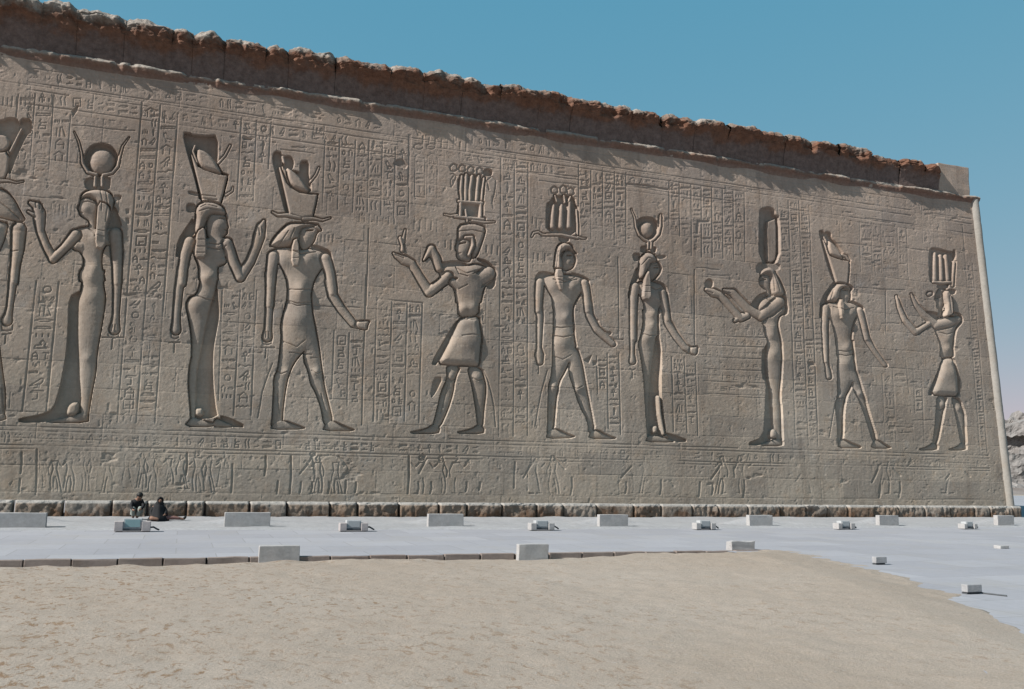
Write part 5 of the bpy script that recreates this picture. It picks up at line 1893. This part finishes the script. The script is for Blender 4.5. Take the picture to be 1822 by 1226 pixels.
skin_body('black_top', [(-.02, .1, .27, .14, .115), (-.01, .03, .41, .145, .12), (.0, -.05, .55, .145, .115), (.01, -.1, .61, .08), (-.15, -.06, .54, .065), (-.175, -.19, .38, .05), (.15, -.06, .54, .065), (.175, -.19, .40, .05), (-.1, -.31, .31, .042), (.1, -.31, .32, .042)],
          [(0, 1), (1, 2), (2, 3), (2, 4), (4, 5), (2, 6), (6, 7), (5, 8), (7, 9)], MAT['black'], Mn)
skin_body('trousers', [(-.02, .1, .22, .13, .1), (-.1, .0, .24, .095), (-.12, -.24, .37, .075), (-.1, -.1, .1, .058), (.1, .0, .24, .095), (.1, -.24, .38, .075), (.02, -.12, .1, .058)],
          [(0, 1), (1, 2), (2, 3), (0, 4), (4, 5), (5, 6)], MAT['pale'], Mn)
bm = bmesh.new()
ellipsoid(bm, (.05, -.185, .745), (.095, .1, .085))
ellipsoid(bm, (.04, -.14, .70), (.088, .08, .09))
bm_obj('hair', bm, MAT['hair'], Mn, True)
skin_body('shoe', [(-.1, -.07, .03, .042), (-.11, -.22, .025, .04)], [(0, 1)], MAT['dark'], Mn)
skin_body('shoe', [(.0, -.09, .03, .042), (.0, -.24, .025, .04)], [(0, 1)], MAT['dark'], Mn)

# ------------------------------------------------------------------ far mound with ruined mud brick walls
hx = np.linspace(40, 420, 120); hy = np.linspace(80, 330, 80)
HX, HY = np.meshgrid(hx, hy)
ridge = np.clip((HY - 92) / 60, 0, 1)
HZ = -.3 + 11.5 * ridge ** .7 * (.8 + .35 * fbm(HX * .02, HY * .02, 3, 701)) + 1.2 * fbm(HX * .12, HY * .12, 4, 703) * ridge
HZ = np.where(HY > 300, HZ - (HY - 300) * .3, HZ)
o = np_mesh('hill', np.stack([HX, HY, HZ], -1).reshape(-1, 3), grid_quads(80, 120), MAT['mound'])
tag(o, 'low earth mound beyond the temple corner', 'hill', kind='structure')
RUIN_LABELS = ['tall ruined pale wall on the mound just right of the temple corner', 'ruined wall with dark holes low on the mound beside the temple corner', 'broken upper wall along the skyline of the mound',
               'crumbling wall stub on the mound at the far right edge', 'ruined block half buried at the mound foot']


def ruin(cx, cy, wd, hg, zb, yaw, seed, label):
    n, m = int(wd / .28), int(hg / .28)
    xs = np.linspace(-wd / 2, wd / 2, n); zs = np.linspace(0, 1, m)
    Xr, Tr = np.meshgrid(xs, zs)
    top = hg * (.72 + .5 * (vn(xs * .45, xs * 0, seed) - .35) + .12 * (vn(xs * 1.6, xs * 0, seed + 3) - .5))
    Zr = Tr * top[None, :]
    dep = .6 * fbm(Xr * .4, Zr * .4, 4, seed) + .35 * fbm(Xr * 1.3, Zr * 1.3, 3, seed + 1)
    hole = (vn(Xr * .42, Zr * .5, seed + 7) > .66) * 1.6
    fy = -1.2 - dep + hole
    front = np.stack([Xr, fy, Zr], -1)
    back = np.stack([Xr, np.full_like(Xr, 2.0) + dep * .3, Zr], -1)
    Vr = np.concatenate([front.reshape(-1, 3), back.reshape(-1, 3)])
    q1 = grid_quads(m, n); q2 = grid_quads(m, n, True) + m * n
    tf = (m - 1) * n + np.arange(n)
    tq = np.stack([tf[:-1], tf[1:], tf[1:] + m * n, tf[:-1] + m * n], -1)
    l = np.arange(m) * n
    lq = np.stack([l[:-1] + m * n, l[:-1], l[1:], l[1:] + m * n], -1)
    r = l + n - 1
    rq = np.stack([r[:-1], r[:-1] + m * n, r[1:] + m * n, r[1:]], -1)
    o = np_mesh('ruined_wall', Vr, np.concatenate([q1, q2, tq, lq, rq]), MAT['ruin'], smooth=False)
    o.location = (cx, cy, zb); o.rotation_euler = (0, 0, yaw)
    tag(o, label, 'ruin', 'ruined walls on the mound', 'thing')


for i, (cx, cy, wd, hg, zb, yaw) in enumerate(((124, 112, 20, 8.5, 4.0, -.6), (118, 100, 16, 6.0, 1.2, -.5), (134, 124, 34, 7.5, 8.0, -.7), (146, 108, 24, 10, 4.5, -.6), (112, 96, 7, 2.4, .2, -.4))):
    ruin(cx, cy, wd, hg, zb, yaw, 31 + i * 11, RUIN_LABELS[i])
